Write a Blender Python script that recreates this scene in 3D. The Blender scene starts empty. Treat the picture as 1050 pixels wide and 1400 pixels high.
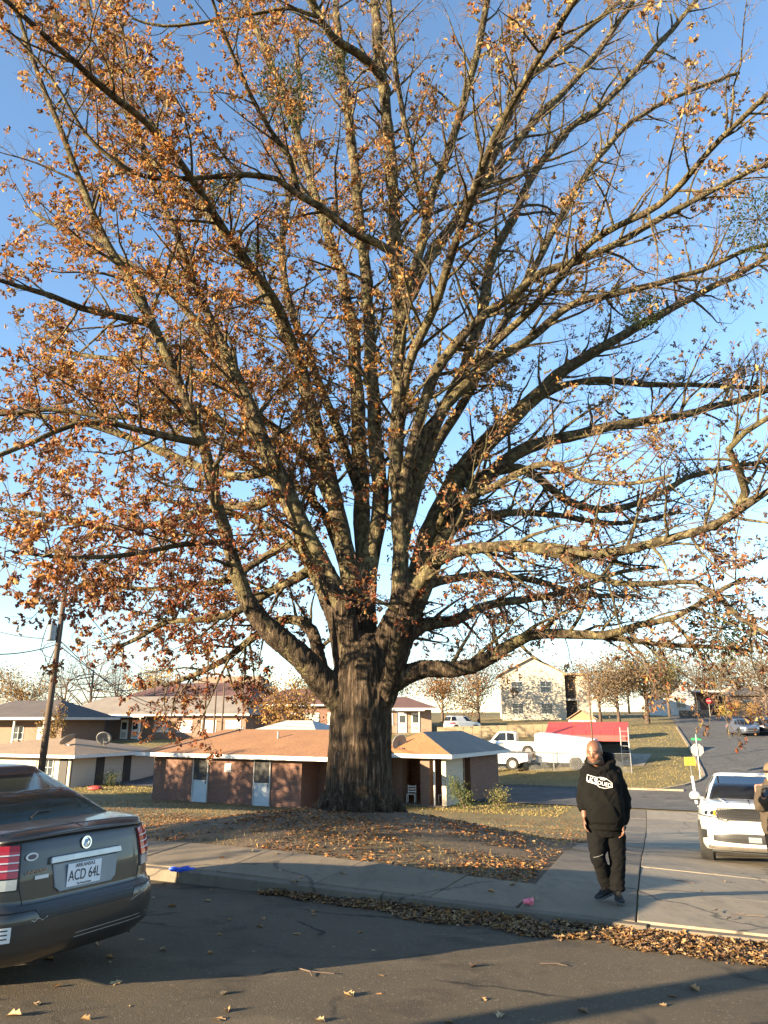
import bpy, bmesh, math, random
import numpy as np
from mathutils import Vector, Matrix, Euler, noise
random.seed(7); rng = np.random.default_rng(11)
PI = math.pi
SC = bpy.context.scene
COL = SC.collection

# ------------------------------------------------------------------ camera
F = 1010.0; PITCH = math.atan(285/1010.0); CAMZ = 1.70
cam_d = bpy.data.cameras.new('camera'); cam = bpy.data.objects.new('camera', cam_d); COL.objects.link(cam)
cam_d.sensor_fit = 'VERTICAL'; cam_d.sensor_height = 36.0; cam_d.sensor_width = 27.0; cam_d.lens = 36.0*F/1400.0
cam_d.clip_start = 0.1; cam_d.clip_end = 4000
cam.location = (0, 0, CAMZ); cam.rotation_euler = (PI/2 + PITCH, 0, 0)
SC.camera = cam

# ------------------------------------------------------------------ sky and sun
SUN_EL = math.radians(11.5); SUN_AZ = math.atan2(-0.875, -0.485)      # the sun stands low, left and a little behind the viewer
SUN_DIR = Vector((math.sin(SUN_AZ)*math.cos(SUN_EL), math.cos(SUN_AZ)*math.cos(SUN_EL), math.sin(SUN_EL)))
w = bpy.data.worlds.new('World'); SC.world = w; w.use_nodes = True
nt = w.node_tree; nt.nodes.clear()
out = nt.nodes.new('ShaderNodeOutputWorld'); bg = nt.nodes.new('ShaderNodeBackground')
sky = nt.nodes.new('ShaderNodeTexSky'); sky.sky_type = 'NISHITA'; sky.sun_disc = False
sky.sun_elevation = SUN_EL; sky.sun_rotation = SUN_AZ; sky.altitude = 100; sky.air_density = 1.0; sky.dust_density = 0.0; sky.ozone_density = 2.4
bg.inputs['Strength'].default_value = 0.086
tc = nt.nodes.new('ShaderNodeTexCoord'); mp = nt.nodes.new('ShaderNodeMapping'); mp.inputs['Scale'].default_value = (2.0, 2.0, 9.0)
nz = nt.nodes.new('ShaderNodeTexNoise'); nz.inputs['Scale'].default_value = 1.6; nz.inputs['Detail'].default_value = 7; nz.inputs['Roughness'].default_value = 0.55
rp = nt.nodes.new('ShaderNodeMapRange'); rp.inputs['From Min'].default_value = 0.34; rp.inputs['From Max'].default_value = 0.70; rp.inputs['To Max'].default_value = 0.62
mx = nt.nodes.new('ShaderNodeMixRGB'); mx.inputs['Color2'].default_value = (1.75, 2.2, 2.6, 1)
nt.links.new(tc.outputs['Generated'], mp.inputs['Vector']); nt.links.new(mp.outputs['Vector'], nz.inputs['Vector'])
sep = nt.nodes.new('ShaderNodeSeparateXYZ'); nt.links.new(tc.outputs['Generated'], sep.inputs['Vector'])
el = nt.nodes.new('ShaderNodeMapRange'); el.interpolation_type = 'SMOOTHSTEP'; el.inputs['From Min'].default_value = .02; el.inputs['From Max'].default_value = .42; el.inputs['To Min'].default_value = 1; el.inputs['To Max'].default_value = 0
nt.links.new(sep.outputs['Z'], el.inputs['Value'])
mu = nt.nodes.new('ShaderNodeMath'); mu.operation = 'MULTIPLY'                  # the clouds lie low, towards the horizon
nt.links.new(nz.outputs['Fac'], rp.inputs['Value']); nt.links.new(rp.outputs['Result'], mu.inputs[0]); nt.links.new(el.outputs['Result'], mu.inputs[1]); nt.links.new(mu.outputs[0], mx.inputs['Fac'])
nt.links.new(sky.outputs['Color'], mx.inputs['Color1']); nt.links.new(mx.outputs['Color'], bg.inputs['Color'])
nt.links.new(bg.outputs['Background'], out.inputs['Surface'])
sd = bpy.data.lights.new('sun', 'SUN'); sd.energy = 5.0; sd.angle = math.radians(0.5); sd.color = (1.0, 0.78, 0.50)
sun = bpy.data.objects.new('sun', sd); COL.objects.link(sun); sun.location = (-30, -10, 30)
sun.rotation_euler = (-SUN_DIR).to_track_quat('-Z', 'Y').to_euler()
SC.view_settings.view_transform = 'Standard'; SC.view_settings.look = 'None'; SC.view_settings.gamma = 1.0
SC.view_settings.exposure = 2.35; SC.view_settings.use_curve_mapping = False
SC.render.engine = 'CYCLES'; SC.cycles.max_bounces = 6; SC.cycles.transparent_max_bounces = 8
SC.cycles.use_denoising = True

# ------------------------------------------------------------------ lie of the land
CA, SA = 0.911, 0.413                                              # street grid turned 24 degrees from the view
def RV(x, y): return CA*x - SA*y, SA*x + CA*y                      # r along the kerb, v away from the street
def XY(r, v): return CA*r + SA*v, -SA*r + CA*v
KV = 8.80                                                          # kerb line
SV = [-600, 0, 3, 5, 7, 8.8, 20]; SZ = [0, 0, -.06, -.18, -.30, -.395, -1.4]
LV = [-600, 8.8, 10.2, 13, 17, 22, 27, 32, 37, 46, 52, 58, 70, 95, 110, 130, 400, 1500]
LZ = [-.35, -.35, -.38, -.66, -1.02, -1.45, -1.9, -2.4, -2.65, -2.65, -2.0, -1.35, -.35, 1.25, 1.9, 2.5, 6, 16]
TREE_D = 16.5
def unproj(px, py):
    c = (px-525)/F; d = (700-py)/F
    return Vector((c, math.cos(PITCH) - d*math.sin(PITCH), math.sin(PITCH) + d*math.cos(PITCH)))
def at(px, py, D):                                                 # point of the sight line at forward distance D
    r = unproj(px, py); return Vector((0, 0, CAMZ)) + r*(D/r.y)
TREE = at(489, 1108, TREE_D)
MOUND = TREE.z + .03 - float(np.interp(SA*TREE.x + CA*TREE.y, LV, LZ))
def zlawn(x, y):
    v = SA*x + CA*y
    z = np.where(v > 9.6, 0.2*sum(np.interp(v + o, LV, LZ) for o in (-.7, -.35, 0, .35, .7)), np.interp(v, LV, LZ))
    d2 = (x-TREE.x)**2 + (y-TREE.y)**2
    return z + MOUND*np.exp(-d2/17.0)
def zstreet(x, y):
    return np.interp(SA*x + CA*y, SV, SZ)
def gz(x, y):
    v = SA*x + CA*y
    return float(zstreet(x, y) if v < KV else zlawn(x, y))
def ground(px, py, zoff=0.0):
    r = unproj(px, py); c = Vector((0, 0, CAMZ)); t = 2.0
    prev = t
    while t < 900:
        p = c + r*t
        if p.z < gz(p.x, p.y) + zoff: break
        prev = t; t *= 1.01
    lo, hi = prev, t
    for _ in range(24):
        m = (lo+hi)/2; p = c + r*m
        if p.z < gz(p.x, p.y) + zoff: hi = m
        else: lo = m
    return c + r*hi
def pxm(D): return F*1.045/D                                       # pixels per metre at distance D

# ------------------------------------------------------------------ object helpers
class MB:
    def __init__(s): s.v = []; s.f = []
    def add(s, vs, fs):
        o = len(s.v); s.v.extend([tuple(v) for v in vs]); s.f.extend([tuple(i+o for i in f) for f in fs]); return s
    def box(s, c, d, m=None):
        x, y, z = d[0]/2, d[1]/2, d[2]/2
        vs = [Vector((a*x, b*y, e*z)) for a in (-1, 1) for b in (-1, 1) for e in (-1, 1)]
        if m is not None: vs = [m @ v for v in vs]
        c = Vector(c); vs = [v + c for v in vs]
        return s.add(vs, [(0, 1, 3, 2), (4, 6, 7, 5), (0, 4, 5, 1), (2, 3, 7, 6), (0, 2, 6, 4), (1, 5, 7, 3)])
    def bar(s, a, b, wd, th, up=(0, 0, 1)):                        # square bar from a to b
        a, b = Vector(a), Vector(b); t = (b-a).normalized(); u = Vector(up)
        if abs(t.dot(u)) > .98: u = Vector((1, 0, 0))
        n = t.cross(u).normalized(); k = n.cross(t)
        vs = [p + n*(i*wd/2) + k*(j*th/2) for p in (a, b) for i, j in ((-1, -1), (1, -1), (1, 1), (-1, 1))]
        return s.add(vs, [(3, 2, 1, 0), (4, 5, 6, 7)] + [(i, (i+1) % 4, 4+(i+1) % 4, 4+i) for i in range(4)])
    def tube(s, pts, rads, n=8, cap=True, sq=(1, 1)):
        pts = [Vector(p) for p in pts]; m = len(pts)
        if not hasattr(rads, '__len__'): rads = [rads]*m
        t0 = (pts[1]-pts[0]).normalized(); u = Vector((0, 0, 1)) if abs(t0.z) < .9 else Vector((1, 0, 0))
        nn = t0.cross(u).normalized(); vs = []
        for i, p in enumerate(pts):
            t = (pts[min(i+1, m-1)] - pts[max(i-1, 0)]).normalized()
            nn = (nn - t*nn.dot(t)).normalized(); b = t.cross(nn)
            for k in range(n):
                a = 2*PI*k/n; vs.append(p + (nn*math.cos(a)*sq[0] + b*math.sin(a)*sq[1])*rads[i])
        fs = [(i*n+k, i*n+(k+1) % n, (i+1)*n+(k+1) % n, (i+1)*n+k) for i in range(m-1) for k in range(n)]
        if cap: fs += [tuple(range(n-1, -1, -1)), tuple((m-1)*n+k for k in range(n))]
        return s.add(vs, fs)
    def rings(s, rings, cap=True, close=True):
        n = len(rings[0]); vs = [p for r in rings for p in r]
        fs = []
        for i in range(len(rings)-1):
            for k in range(n if close else n-1):
                fs.append((i*n+k, i*n+(k+1) % n, (i+1)*n+(k+1) % n, (i+1)*n+k))
        if cap: fs += [tuple(range(n-1, -1, -1)), tuple((len(rings)-1)*n+k for k in range(n))]
        return s.add(vs, fs)
    def ell(s, c, r, nu=14, nv=9, m=None):
        R = []
        for j in range(1, nv):
            a = -PI/2 + PI*j/nv
            R.append([Vector((r[0]*math.cos(a)*math.cos(2*PI*k/nu), r[1]*math.cos(a)*math.sin(2*PI*k/nu), r[2]*math.sin(a))) for k in range(nu)])
        if m is not None: R = [[m @ p for p in q] for q in R]
        c = Vector(c); R = [[p+c for p in q] for q in R]
        return s.rings(R)
    def prism(s, poly, a, b, fn):                                  # 2D outline pushed from a to b, fn(u, w, depth) -> point
        n = len(poly); vs = [fn(u, q, a) for u, q in poly] + [fn(u, q, b) for u, q in poly]
        fs = [tuple(range(n-1, -1, -1)), tuple(range(n, 2*n))] + [(i, (i+1) % n, n+(i+1) % n, n+i) for i in range(n)]
        return s.add(vs, fs)
    def wheel(s, c, axis, prof, n=28):                             # lathe: prof of (radius, offset along axis)
        c = Vector(c); ax = Vector(axis).normalized(); u = ax.orthogonal().normalized(); w2 = ax.cross(u)
        R = [[c + ax*o + (u*math.cos(2*PI*k/n) + w2*math.sin(2*PI*k/n))*r for k in range(n)] for r, o in prof]
        return s.rings(R)
    def mesh(s, name):
        me = bpy.data.meshes.new(name); me.from_pydata(s.v, [], s.f); me.update(); return me
    def build(s, name, mt, parent=None, smooth=False, bevel=0, fix=True):
        me = s.mesh(name)
        if fix:
            bm = bmesh.new(); bm.from_mesh(me); bmesh.ops.recalc_face_normals(bm, faces=bm.faces); bm.to_mesh(me); bm.free()
        return obj(name, me, mt, parent, smooth, bevel)
def obj(name, me, mt, parent=None, smooth=False, bevel=0):
    o = bpy.data.objects.new(name, me); COL.objects.link(o); o.parent = parent
    if mt is not None: me.materials.append(MAT[mt] if isinstance(mt, str) else mt)
    if smooth:
        me.polygons.foreach_set('use_smooth', [True]*len(me.polygons))
    if bevel:
        b = o.modifiers.new('bevel', 'BEVEL'); b.width = bevel; b.segments = 2; b.limit_method = 'ANGLE'; b.angle_limit = math.radians(40)
    return o
def thing(name, label, cat, loc=(0, 0, 0), rz=0.0, group=None):
    o = bpy.data.objects.new(name, None); COL.objects.link(o); o.empty_display_size = .2
    o.location = loc; o.rotation_euler = (0, 0, rz)
    return tag(o, label, cat, group)
def tag(o, label=None, cat=None, group=None, kind=None):
    if label: o['label'] = label
    if cat: o['category'] = cat
    if group: o['group'] = group
    if kind: o['kind'] = kind
    return o
def copy_tree(o, parent=None):
    c = o.copy(); COL.objects.link(c); c.parent = parent
    for ch in list(o.children): copy_tree(ch, c)
    return c
def bake(o):                                                       # freeze modifiers into the mesh
    dg = bpy.context.evaluated_depsgraph_get(); dg.update()
    me = bpy.data.meshes.new_from_object(o.evaluated_get(dg)); old = o.data
    o.modifiers.clear(); o.data = me; me.name = o.name
    return o
def text_mesh(body, size, extrude=.001, align='CENTER'):
    c = bpy.data.curves.new('lettering', 'FONT'); c.body = body; c.size = size; c.extrude = extrude; c.align_x = align; c.align_y = 'CENTER'
    o = bpy.data.objects.new('lettering', c); COL.objects.link(o)
    dg = bpy.context.evaluated_depsgraph_get(); dg.update()
    me = bpy.data.meshes.new_from_object(o.evaluated_get(dg)); bpy.data.objects.remove(o); bpy.data.curves.remove(c)
    me.materials.clear(); return me
def fast_mesh(name, V, faces_flat, loop_counts, cols=None):
    me = bpy.data.meshes.new(name); V = np.asarray(V, dtype=np.float32)
    me.vertices.add(len(V)); me.vertices.foreach_set('co', V.ravel())
    me.loops.add(len(faces_flat)); me.loops.foreach_set('vertex_index', np.asarray(faces_flat, dtype=np.int32))
    lc = np.asarray(loop_counts, dtype=np.int32); me.polygons.add(len(lc))
    st = np.concatenate([[0], np.cumsum(lc)[:-1]]).astype(np.int32)
    me.polygons.foreach_set('loop_start', st); me.polygons.foreach_set('loop_total', lc)
    if cols is not None:
        ca = me.color_attributes.new('Col', 'FLOAT_COLOR', 'POINT')
        ca.data.foreach_set('color', np.asarray(cols, dtype=np.float32).ravel())
    me.update(calc_edges=True); me.validate(); return me

# ------------------------------------------------------------------ materials
MAT = {}
def newmat(name):
    m = bpy.data.materials.new(name); m.use_nodes = True; MAT[name] = m
    t = m.node_tree; p = t.nodes['Principled BSDF']; return m, t, p
def nd(t, typ, **kw):
    n = t.nodes.new(typ)
    for k, v in kw.items():
        if k in n.inputs: n.inputs[k].default_value = v
        else: setattr(n, k, v)
    return n
def mixc(t, fac, a, b, blend='MIX'):
    m = t.nodes.new('ShaderNodeMixRGB'); m.blend_type = blend
    for k, v in (('Fac', fac), ('Color1', a), ('Color2', b)):
        if hasattr(v, 'is_output'): t.links.new(v, m.inputs[k])
        elif k == 'Fac': m.inputs[k].default_value = v
        else: m.inputs[k].default_value = (*v, 1) if len(v) == 3 else v
    return m.outputs['Color']
def coords(t, scale=(1, 1, 1), kind='Object', rot=(0, 0, 0)):
    c = nd(t, 'ShaderNodeTexCoord'); m = nd(t, 'ShaderNodeMapping'); m.inputs['Scale'].default_value = scale; m.inputs['Rotation'].default_value = rot
    t.links.new(c.outputs[kind], m.inputs['Vector']); return m.outputs['Vector']
def noise_t(t, vec, scale, detail=5, rough=.55, lo=.3, hi=.7):
    n = nd(t, 'ShaderNodeTexNoise', Scale=scale, Detail=detail, Roughness=rough); t.links.new(vec, n.inputs['Vector'])
    r = nd(t, 'ShaderNodeMapRange'); r.inputs['From Min'].default_value = lo; r.inputs['From Max'].default_value = hi
    t.links.new(n.outputs['Fac'], r.inputs['Value']); return r.outputs['Result']
def bump(t, p, h, strength, dist=.01):
    b = nd(t, 'ShaderNodeBump', Strength=strength, Distance=dist); t.links.new(h, b.inputs['Height']); t.links.new(b.outputs['Normal'], p.inputs['Normal']); return b
def mat(name, c1, c2=None, scale=6, rough=.75, metal=0, bmp=0, bscale=None, stretch=(1, 1, 1), coat=0, spec=None, rand=0, lo=.3, hi=.7):
    m, t, p = newmat(name); p.inputs['Roughness'].default_value = rough; p.inputs['Metallic'].default_value = metal
    p.inputs['Coat Weight'].default_value = coat; p.inputs['Coat Roughness'].default_value = .06
    if spec is not None: p.inputs['Specular IOR Level'].default_value = spec
    if c2 is None: c2 = tuple(x*.82 for x in c1)
    v = coords(t, stretch)
    col = mixc(t, noise_t(t, v, scale, lo=lo, hi=hi), c1, c2)
    if rand:
        oi = nd(t, 'ShaderNodeObjectInfo'); hs = nd(t, 'ShaderNodeMapRange'); hs.inputs['To Min'].default_value = 1-rand; hs.inputs['To Max'].default_value = 1+rand
        t.links.new(oi.outputs['Random'], hs.inputs['Value'])
        h = nd(t, 'ShaderNodeHueSaturation'); t.links.new(hs.outputs['Result'], h.inputs['Value']); t.links.new(col, h.inputs['Color']); col = h.outputs['Color']
    t.links.new(col, p.inputs['Base Color'])
    if bmp: bump(t, p, noise_t(t, v, bscale or scale*6, lo=.2, hi=.8), bmp)
    return m
def glassmat(name, tint, rough=.03, trans=.35):
    m, t, p = newmat(name); p.inputs['Base Color'].default_value = (*tint, 1); p.inputs['Roughness'].default_value = rough
    p.inputs['Specular IOR Level'].default_value = .7
    tr = nd(t, 'ShaderNodeBsdfTransparent'); tr.inputs['Color'].default_value = (.55, .62, .58, 1)
    mxs = nd(t, 'ShaderNodeMixShader'); mxs.inputs['Fac'].default_value = trans
    t.links.new(p.outputs['BSDF'], mxs.inputs[1]); t.links.new(tr.outputs['BSDF'], mxs.inputs[2])
    t.links.new(mxs.outputs['Shader'], t.nodes['Material Output'].inputs['Surface']); return m
def leafmat(name, fallback=None, transl=.35, rough=.6):
    m, t, p = newmat(name); p.inputs['Roughness'].default_value = rough; p.inputs['Specular IOR Level'].default_value = .25
    tl = nd(t, 'ShaderNodeBsdfTranslucent'); mxs = nd(t, 'ShaderNodeMixShader'); mxs.inputs['Fac'].default_value = transl
    if fallback is None:
        a = nd(t, 'ShaderNodeAttribute', attribute_name='Col'); col = a.outputs['Color']
    else:
        oi = nd(t, 'ShaderNodeObjectInfo'); rr = nd(t, 'ShaderNodeValToRGB'); t.links.new(oi.outputs['Random'], rr.inputs['Fac'])
        el = rr.color_ramp.elements
        while len(el) < len(fallback): el.new(.5)
        for i, c in enumerate(fallback): el[i].position = i/(len(fallback)-1); el[i].color = (*c, 1)
        col = rr.outputs['Color']
    t.links.new(col, p.inputs['Base Color']); t.links.new(col, tl.inputs['Color'])
    t.links.new(p.outputs['BSDF'], mxs.inputs[1]); t.links.new(tl.outputs['BSDF'], mxs.inputs[2])
    t.links.new(mxs.outputs['Shader'], t.nodes['Material Output'].inputs['Surface']); return m
def brickmat(name, c1, c2, mortar, sc=1.0):
    m, t, p = newmat(name); p.inputs['Roughness'].default_value = .85
    tcn = nd(t, 'ShaderNodeTexCoord'); sx = nd(t, 'ShaderNodeSeparateXYZ'); t.links.new(tcn.outputs['Object'], sx.inputs['Vector'])
    ad = nd(t, 'ShaderNodeMath', operation='ADD'); t.links.new(sx.outputs['X'], ad.inputs[0]); t.links.new(sx.outputs['Y'], ad.inputs[1])
    cb = nd(t, 'ShaderNodeCombineXYZ'); t.links.new(ad.outputs[0], cb.inputs['X']); t.links.new(sx.outputs['Z'], cb.inputs['Y'])
    b = nd(t, 'ShaderNodeTexBrick', Scale=sc); b.inputs['Brick Width'].default_value = .21; b.inputs['Row Height'].default_value = .075
    b.inputs['Mortar Size'].default_value = .006; b.inputs['Bias'].default_value = -.1
    b.inputs['Color1'].default_value = (*c1, 1); b.inputs['Color2'].default_value = (*c2, 1); b.inputs['Mortar'].default_value = (*mortar, 1)
    t.links.new(cb.outputs['Vector'], b.inputs['Vector'])
    col = mixc(t, noise_t(t, tcn.outputs['Object'], 1.3), b.outputs['Color'], tuple(x*.65 for x in c1))
    mf = mixc(t, .35, b.outputs['Color'], col); t.links.new(mf, p.inputs['Base Color'])
    iv = nd(t, 'ShaderNodeMath', operation='SUBTRACT'); iv.inputs[0].default_value = 1; t.links.new(b.outputs['Fac'], iv.inputs[1])
    bump(t, p, iv.outputs[0], .5, .008); return m
def shinglemat(name, c1, c2):
    m, t, p = newmat(name); p.inputs['Roughness'].default_value = .9
    v = coords(t, (1, 1, 1)); n1 = noise_t(t, v, .7, 6); n2 = noise_t(t, v, 9, 3, lo=.35, hi=.65)
    wv = nd(t, 'ShaderNodeTexWave', Scale=2.2, Distortion=.6, wave_type='BANDS', bands_direction='Z'); t.links.new(v, wv.inputs['Vector'])
    c = mixc(t, n1, c1, c2); c = mixc(t, mixc(t, .6, (0, 0, 0), n2), c, tuple(x*.7 for x in c2)); t.links.new(c, p.inputs['Base Color'])
    bump(t, p, n2, .4, .015); return m

def asphalt(name, c1, c2, cracks=True):
    m, t, p = newmat(name); p.inputs['Roughness'].default_value = .88; p.inputs['Specular IOR Level'].default_value = .3
    v = coords(t)
    big = noise_t(t, v, .35, 5, lo=.35, hi=.65); mid = noise_t(t, v, 3.5, 6); fine = noise_t(t, v, 95, 3, .7, lo=.35, hi=.68)
    c = mixc(t, big, c1, c2); c = mixc(t, mixc(t, .35, (0, 0, 0), mid), c, tuple(x*.62 for x in c1))
    vo = nd(t, 'ShaderNodeTexVoronoi', Scale=75); t.links.new(v, vo.inputs['Vector'])
    rr = nd(t, 'ShaderNodeMapRange'); rr.inputs['From Min'].default_value = .82; rr.inputs['From Max'].default_value = .95; t.links.new(vo.outputs['Color'], rr.inputs['Value'])
    c = mixc(t, rr.outputs['Result'], c, tuple(min(1, x*2.0) for x in c1))
    c = mixc(t, mixc(t, .5, (0, 0, 0), fine), c, tuple(x*.5 for x in c1))
    c = mixc(t, mixc(t, .55, (0, 0, 0), noise_t(t, v, 1.3, 7, .65, lo=.54, hi=.64)), c, tuple(x*.42 for x in c2)); c = mixc(t, mixc(t, .4, (0, 0, 0), noise_t(t, coords(t, (.5, 1.6, 1), rot=(0, 0, .42)), 1.1, 6, .6, lo=.56, hi=.68)), c, tuple(min(1, x*1.45) for x in c1))
    if cracks:
        n = nd(t, 'ShaderNodeTexNoise', Scale=1.4, Detail=6); t.links.new(v, n.inputs['Vector'])
        vv = nd(t, 'ShaderNodeVectorMath', operation='ADD'); sc2 = nd(t, 'ShaderNodeVectorMath', operation='SCALE'); sc2.inputs['Scale'].default_value = .55
        t.links.new(n.outputs['Color'], sc2.inputs[0]); t.links.new(v, vv.inputs[0]); t.links.new(sc2.outputs[0], vv.inputs[1])
        ed = nd(t, 'ShaderNodeTexVoronoi', Scale=.42, feature='DISTANCE_TO_EDGE'); t.links.new(vv.outputs[0], ed.inputs['Vector'])
        er = nd(t, 'ShaderNodeMapRange'); er.inputs['From Min'].default_value = .004; er.inputs['From Max'].default_value = .013; er.inputs['To Min'].default_value = 1; er.inputs['To Max'].default_value = 0
        t.links.new(ed.outputs['Distance'], er.inputs['Value'])
        cm = nd(t, 'ShaderNodeMath', operation='MULTIPLY'); t.links.new(er.outputs['Result'], cm.inputs[0]); t.links.new(noise_t(t, v, .8, 3, lo=.45, hi=.6), cm.inputs[1])
        c = mixc(t, cm.outputs[0], c, (.018, .016, .014))
    t.links.new(c, p.inputs['Base Color']); bump(t, p, fine, .9, .012); return m
asphalt('asphalt', (.150, .118, .076), (.098, .080, .056))
asphalt('asphalt_far', (.11, .108, .104), (.085, .083, .08), False)
def concrete(name, c1, c2):
    m, t, p = newmat(name); p.inputs['Roughness'].default_value = .85; v = coords(t)
    oi = nd(t, 'ShaderNodeObjectInfo'); a = noise_t(t, v, .9, 7, lo=.3, hi=.7); f = noise_t(t, v, 60, 4, .7); st = noise_t(t, coords(t, (3, .6, 1)), 2.0, 5, lo=.48, hi=.72)
    c = mixc(t, a, c1, c2); c = mixc(t, mixc(t, .45, (0, 0, 0), st), c, tuple(x*.5 for x in c2)); c = mixc(t, mixc(t, .3, (0, 0, 0), f), c, tuple(x*.55 for x in c1))
    nv_ = nd(t, 'ShaderNodeTexNoise', Scale=1.1, Detail=6); t.links.new(v, nv_.inputs['Vector']); vv = nd(t, 'ShaderNodeVectorMath', operation='ADD'); sc2 = nd(t, 'ShaderNodeVectorMath', operation='SCALE'); sc2.inputs['Scale'].default_value = .7
    t.links.new(nv_.outputs['Color'], sc2.inputs[0]); t.links.new(v, vv.inputs[0]); t.links.new(sc2.outputs[0], vv.inputs[1])
    ed = nd(t, 'ShaderNodeTexVoronoi', Scale=.33, feature='DISTANCE_TO_EDGE'); t.links.new(vv.outputs[0], ed.inputs['Vector']); er = nd(t, 'ShaderNodeMapRange'); er.inputs['From Min'].default_value = .002; er.inputs['From Max'].default_value = .008; er.inputs['To Min'].default_value = .85; er.inputs['To Max'].default_value = 0
    t.links.new(ed.outputs['Distance'], er.inputs['Value']); c = mixc(t, er.outputs['Result'], c, (.04, .034, .028))
    bl = noise_t(t, v, 7, 6, .7, lo=.56, hi=.68); c = mixc(t, mixc(t, .55, (0, 0, 0), bl), c, (.075, .06, .045))
    h = nd(t, 'ShaderNodeHueSaturation'); mr = nd(t, 'ShaderNodeMapRange'); mr.inputs['To Min'].default_value = .84; mr.inputs['To Max'].default_value = 1.12
    t.links.new(oi.outputs['Random'], mr.inputs['Value']); t.links.new(mr.outputs['Result'], h.inputs['Value']); t.links.new(c, h.inputs['Color'])
    t.links.new(h.outputs['Color'], p.inputs['Base Color']); bump(t, p, f, .35, .006); return m
concrete('concrete', (.21, .168, .112), (.15, .118, .08))
concrete('concrete_kerb', (.17, .14, .10), (.12, .098, .072))
concrete('concrete_pale', (.30, .25, .175), (.23, .188, .13))
# the lawn: bare soil round the oak, dry winter grass elsewhere
m, t, p = newmat('lawn'); p.inputs['Roughness'].default_value = .95; v = coords(t)
soil = mixc(t, noise_t(t, v, 2.2, 7), (.115, .075, .042), (.19, .135, .078)); soil = mixc(t, mixc(t, .5, (0, 0, 0), noise_t(t, v, 26, 4)), soil, (.07, .045, .026))
grass = mixc(t, noise_t(t, v, .5, 6), (.125, .10, .032), (.25, .18, .062)); grass = mixc(t, mixc(t, .6, (0, 0, 0), noise_t(t, v, 9, 6, .7)), grass, (.075, .070, .026))
gr = nd(t, 'ShaderNodeNewGeometry'); sub = nd(t, 'ShaderNodeVectorMath', operation='DISTANCE'); sub.inputs[1].default_value = (TREE.x-1, TREE.y, -.3)
t.links.new(gr.outputs['Position'], sub.inputs[0]); mr = nd(t, 'ShaderNodeMapRange'); mr.inputs['From Min'].default_value = 7; mr.inputs['From Max'].default_value = 15
nn = nd(t, 'ShaderNodeMath', operation='MULTIPLY_ADD'); nn.inputs[1].default_value = 6; t.links.new(noise_t(t, v, .6, 4), nn.inputs[0]); t.links.new(sub.outputs['Value'], nn.inputs[2])
t.links.new(nn.outputs[0], mr.inputs['Value']); t.links.new(mixc(t, mr.outputs['Result'], soil, grass), p.inputs['Base Color'])
bump(t, p, noise_t(t, v, 18, 6, .7), .8, .05)
# bark with lengthwise ridges
def bark(name, ridge, pale, moss, st=(1, 1, .18), sc=9, lichen=(.2, .16, .1), lo=.5, dist=.03):
    m, t, p = newmat(name); p.inputs['Roughness'].default_value = .95; p.inputs['Specular IOR Level'].default_value = .15
    v = coords(t, st); a = noise_t(t, v, sc, 7, .65, lo=.40, hi=.60); b = noise_t(t, coords(t), 1.1, 5, lo=.42, hi=.62); l = noise_t(t, coords(t), 5.5, 6, .65, lo=lo, hi=lo+.14)
    c = mixc(t, a, ridge, pale); c = mixc(t, mixc(t, .55, (0, 0, 0), b), c, moss); c = mixc(t, mixc(t, .7, (0, 0, 0), l), c, lichen)
    t.links.new(c, p.inputs['Base Color']); bump(t, p, a, 1.0, dist); return m
bark('bark_trunk', (.028, .021, .016), (.140, .102, .070), (.06, .048, .031), (1, 1, .10), 17, (.16, .12, .085), .53, .08)
bark('bark_limb', (.024, .018, .013), (.115, .086, .054), (.135, .118, .056), (1, 1, .5), 10, (.26, .225, .115), .50, .04)
mat('bark_twig', (.075, .05, .038), (.13, .095, .07), 4, .9)
leafmat('leaf_oak'); leafmat('leaf_litter', transl=.15); leafmat('leaf_bg', transl=.25)
leafmat('leaf_single', [(.30, .11, .03), (.44, .20, .05), (.36, .17, .06), (.50, .29, .10), (.24, .12, .06)])
leafmat('leaf_dry', [(.30, .17, .08), (.42, .28, .14), (.36, .2, .08), (.5, .36, .2), (.22, .14, .08)], transl=.15)
leafmat('leaf_mistletoe', [(.035, .05, .018), (.05, .07, .02)])
def nz3(p, o): return noise.noise(Vector((p[0]+o, p[1]+o*1.7, p[2]-o)))
# ------------------------------------------------------------------ ground, streets, pavement
def steps(*segs):
    o = []
    for a, b, d in segs: o += list(np.arange(a, b, d))
    return np.array(sorted(set(round(x, 4) for x in o + [segs[-1][1]])))
rs = steps((-1400, -200, 60), (-200, -60, 5), (-60, -22, 1.5), (-22, 12, .45), (12, 40, 1.5), (40, 200, 8), (200, 1400, 60))
vs = np.array(sorted(list(steps((-300, -20, 20), (-20, -2, 2), (-2, KV-.4, .8), (KV+.3, 24, .45), (24, 62, 1.0), (62, 140, 3), (140, 1500, 60))) + [KV-.04, KV-.02]))
Rg, Vg = np.meshgrid(rs, vs, indexing='ij'); Xg, Yg = XY(Rg, Vg)
Zg = np.where(Vg < KV-.03, zstreet(Xg, Yg) - .05, zlawn(Xg, Yg))
bumpy = np.array([[noise.noise(Vector((x*.8, y*.8, 0)))*.035 + noise.noise(Vector((x*2.3, y*2.3, 5)))*.02 for x, y in zip(a, b)] for a, b in zip(Xg, Yg)])
Zg = Zg + np.where((Vg > 10.9) & (Vg < 41), bumpy, 0)
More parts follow.
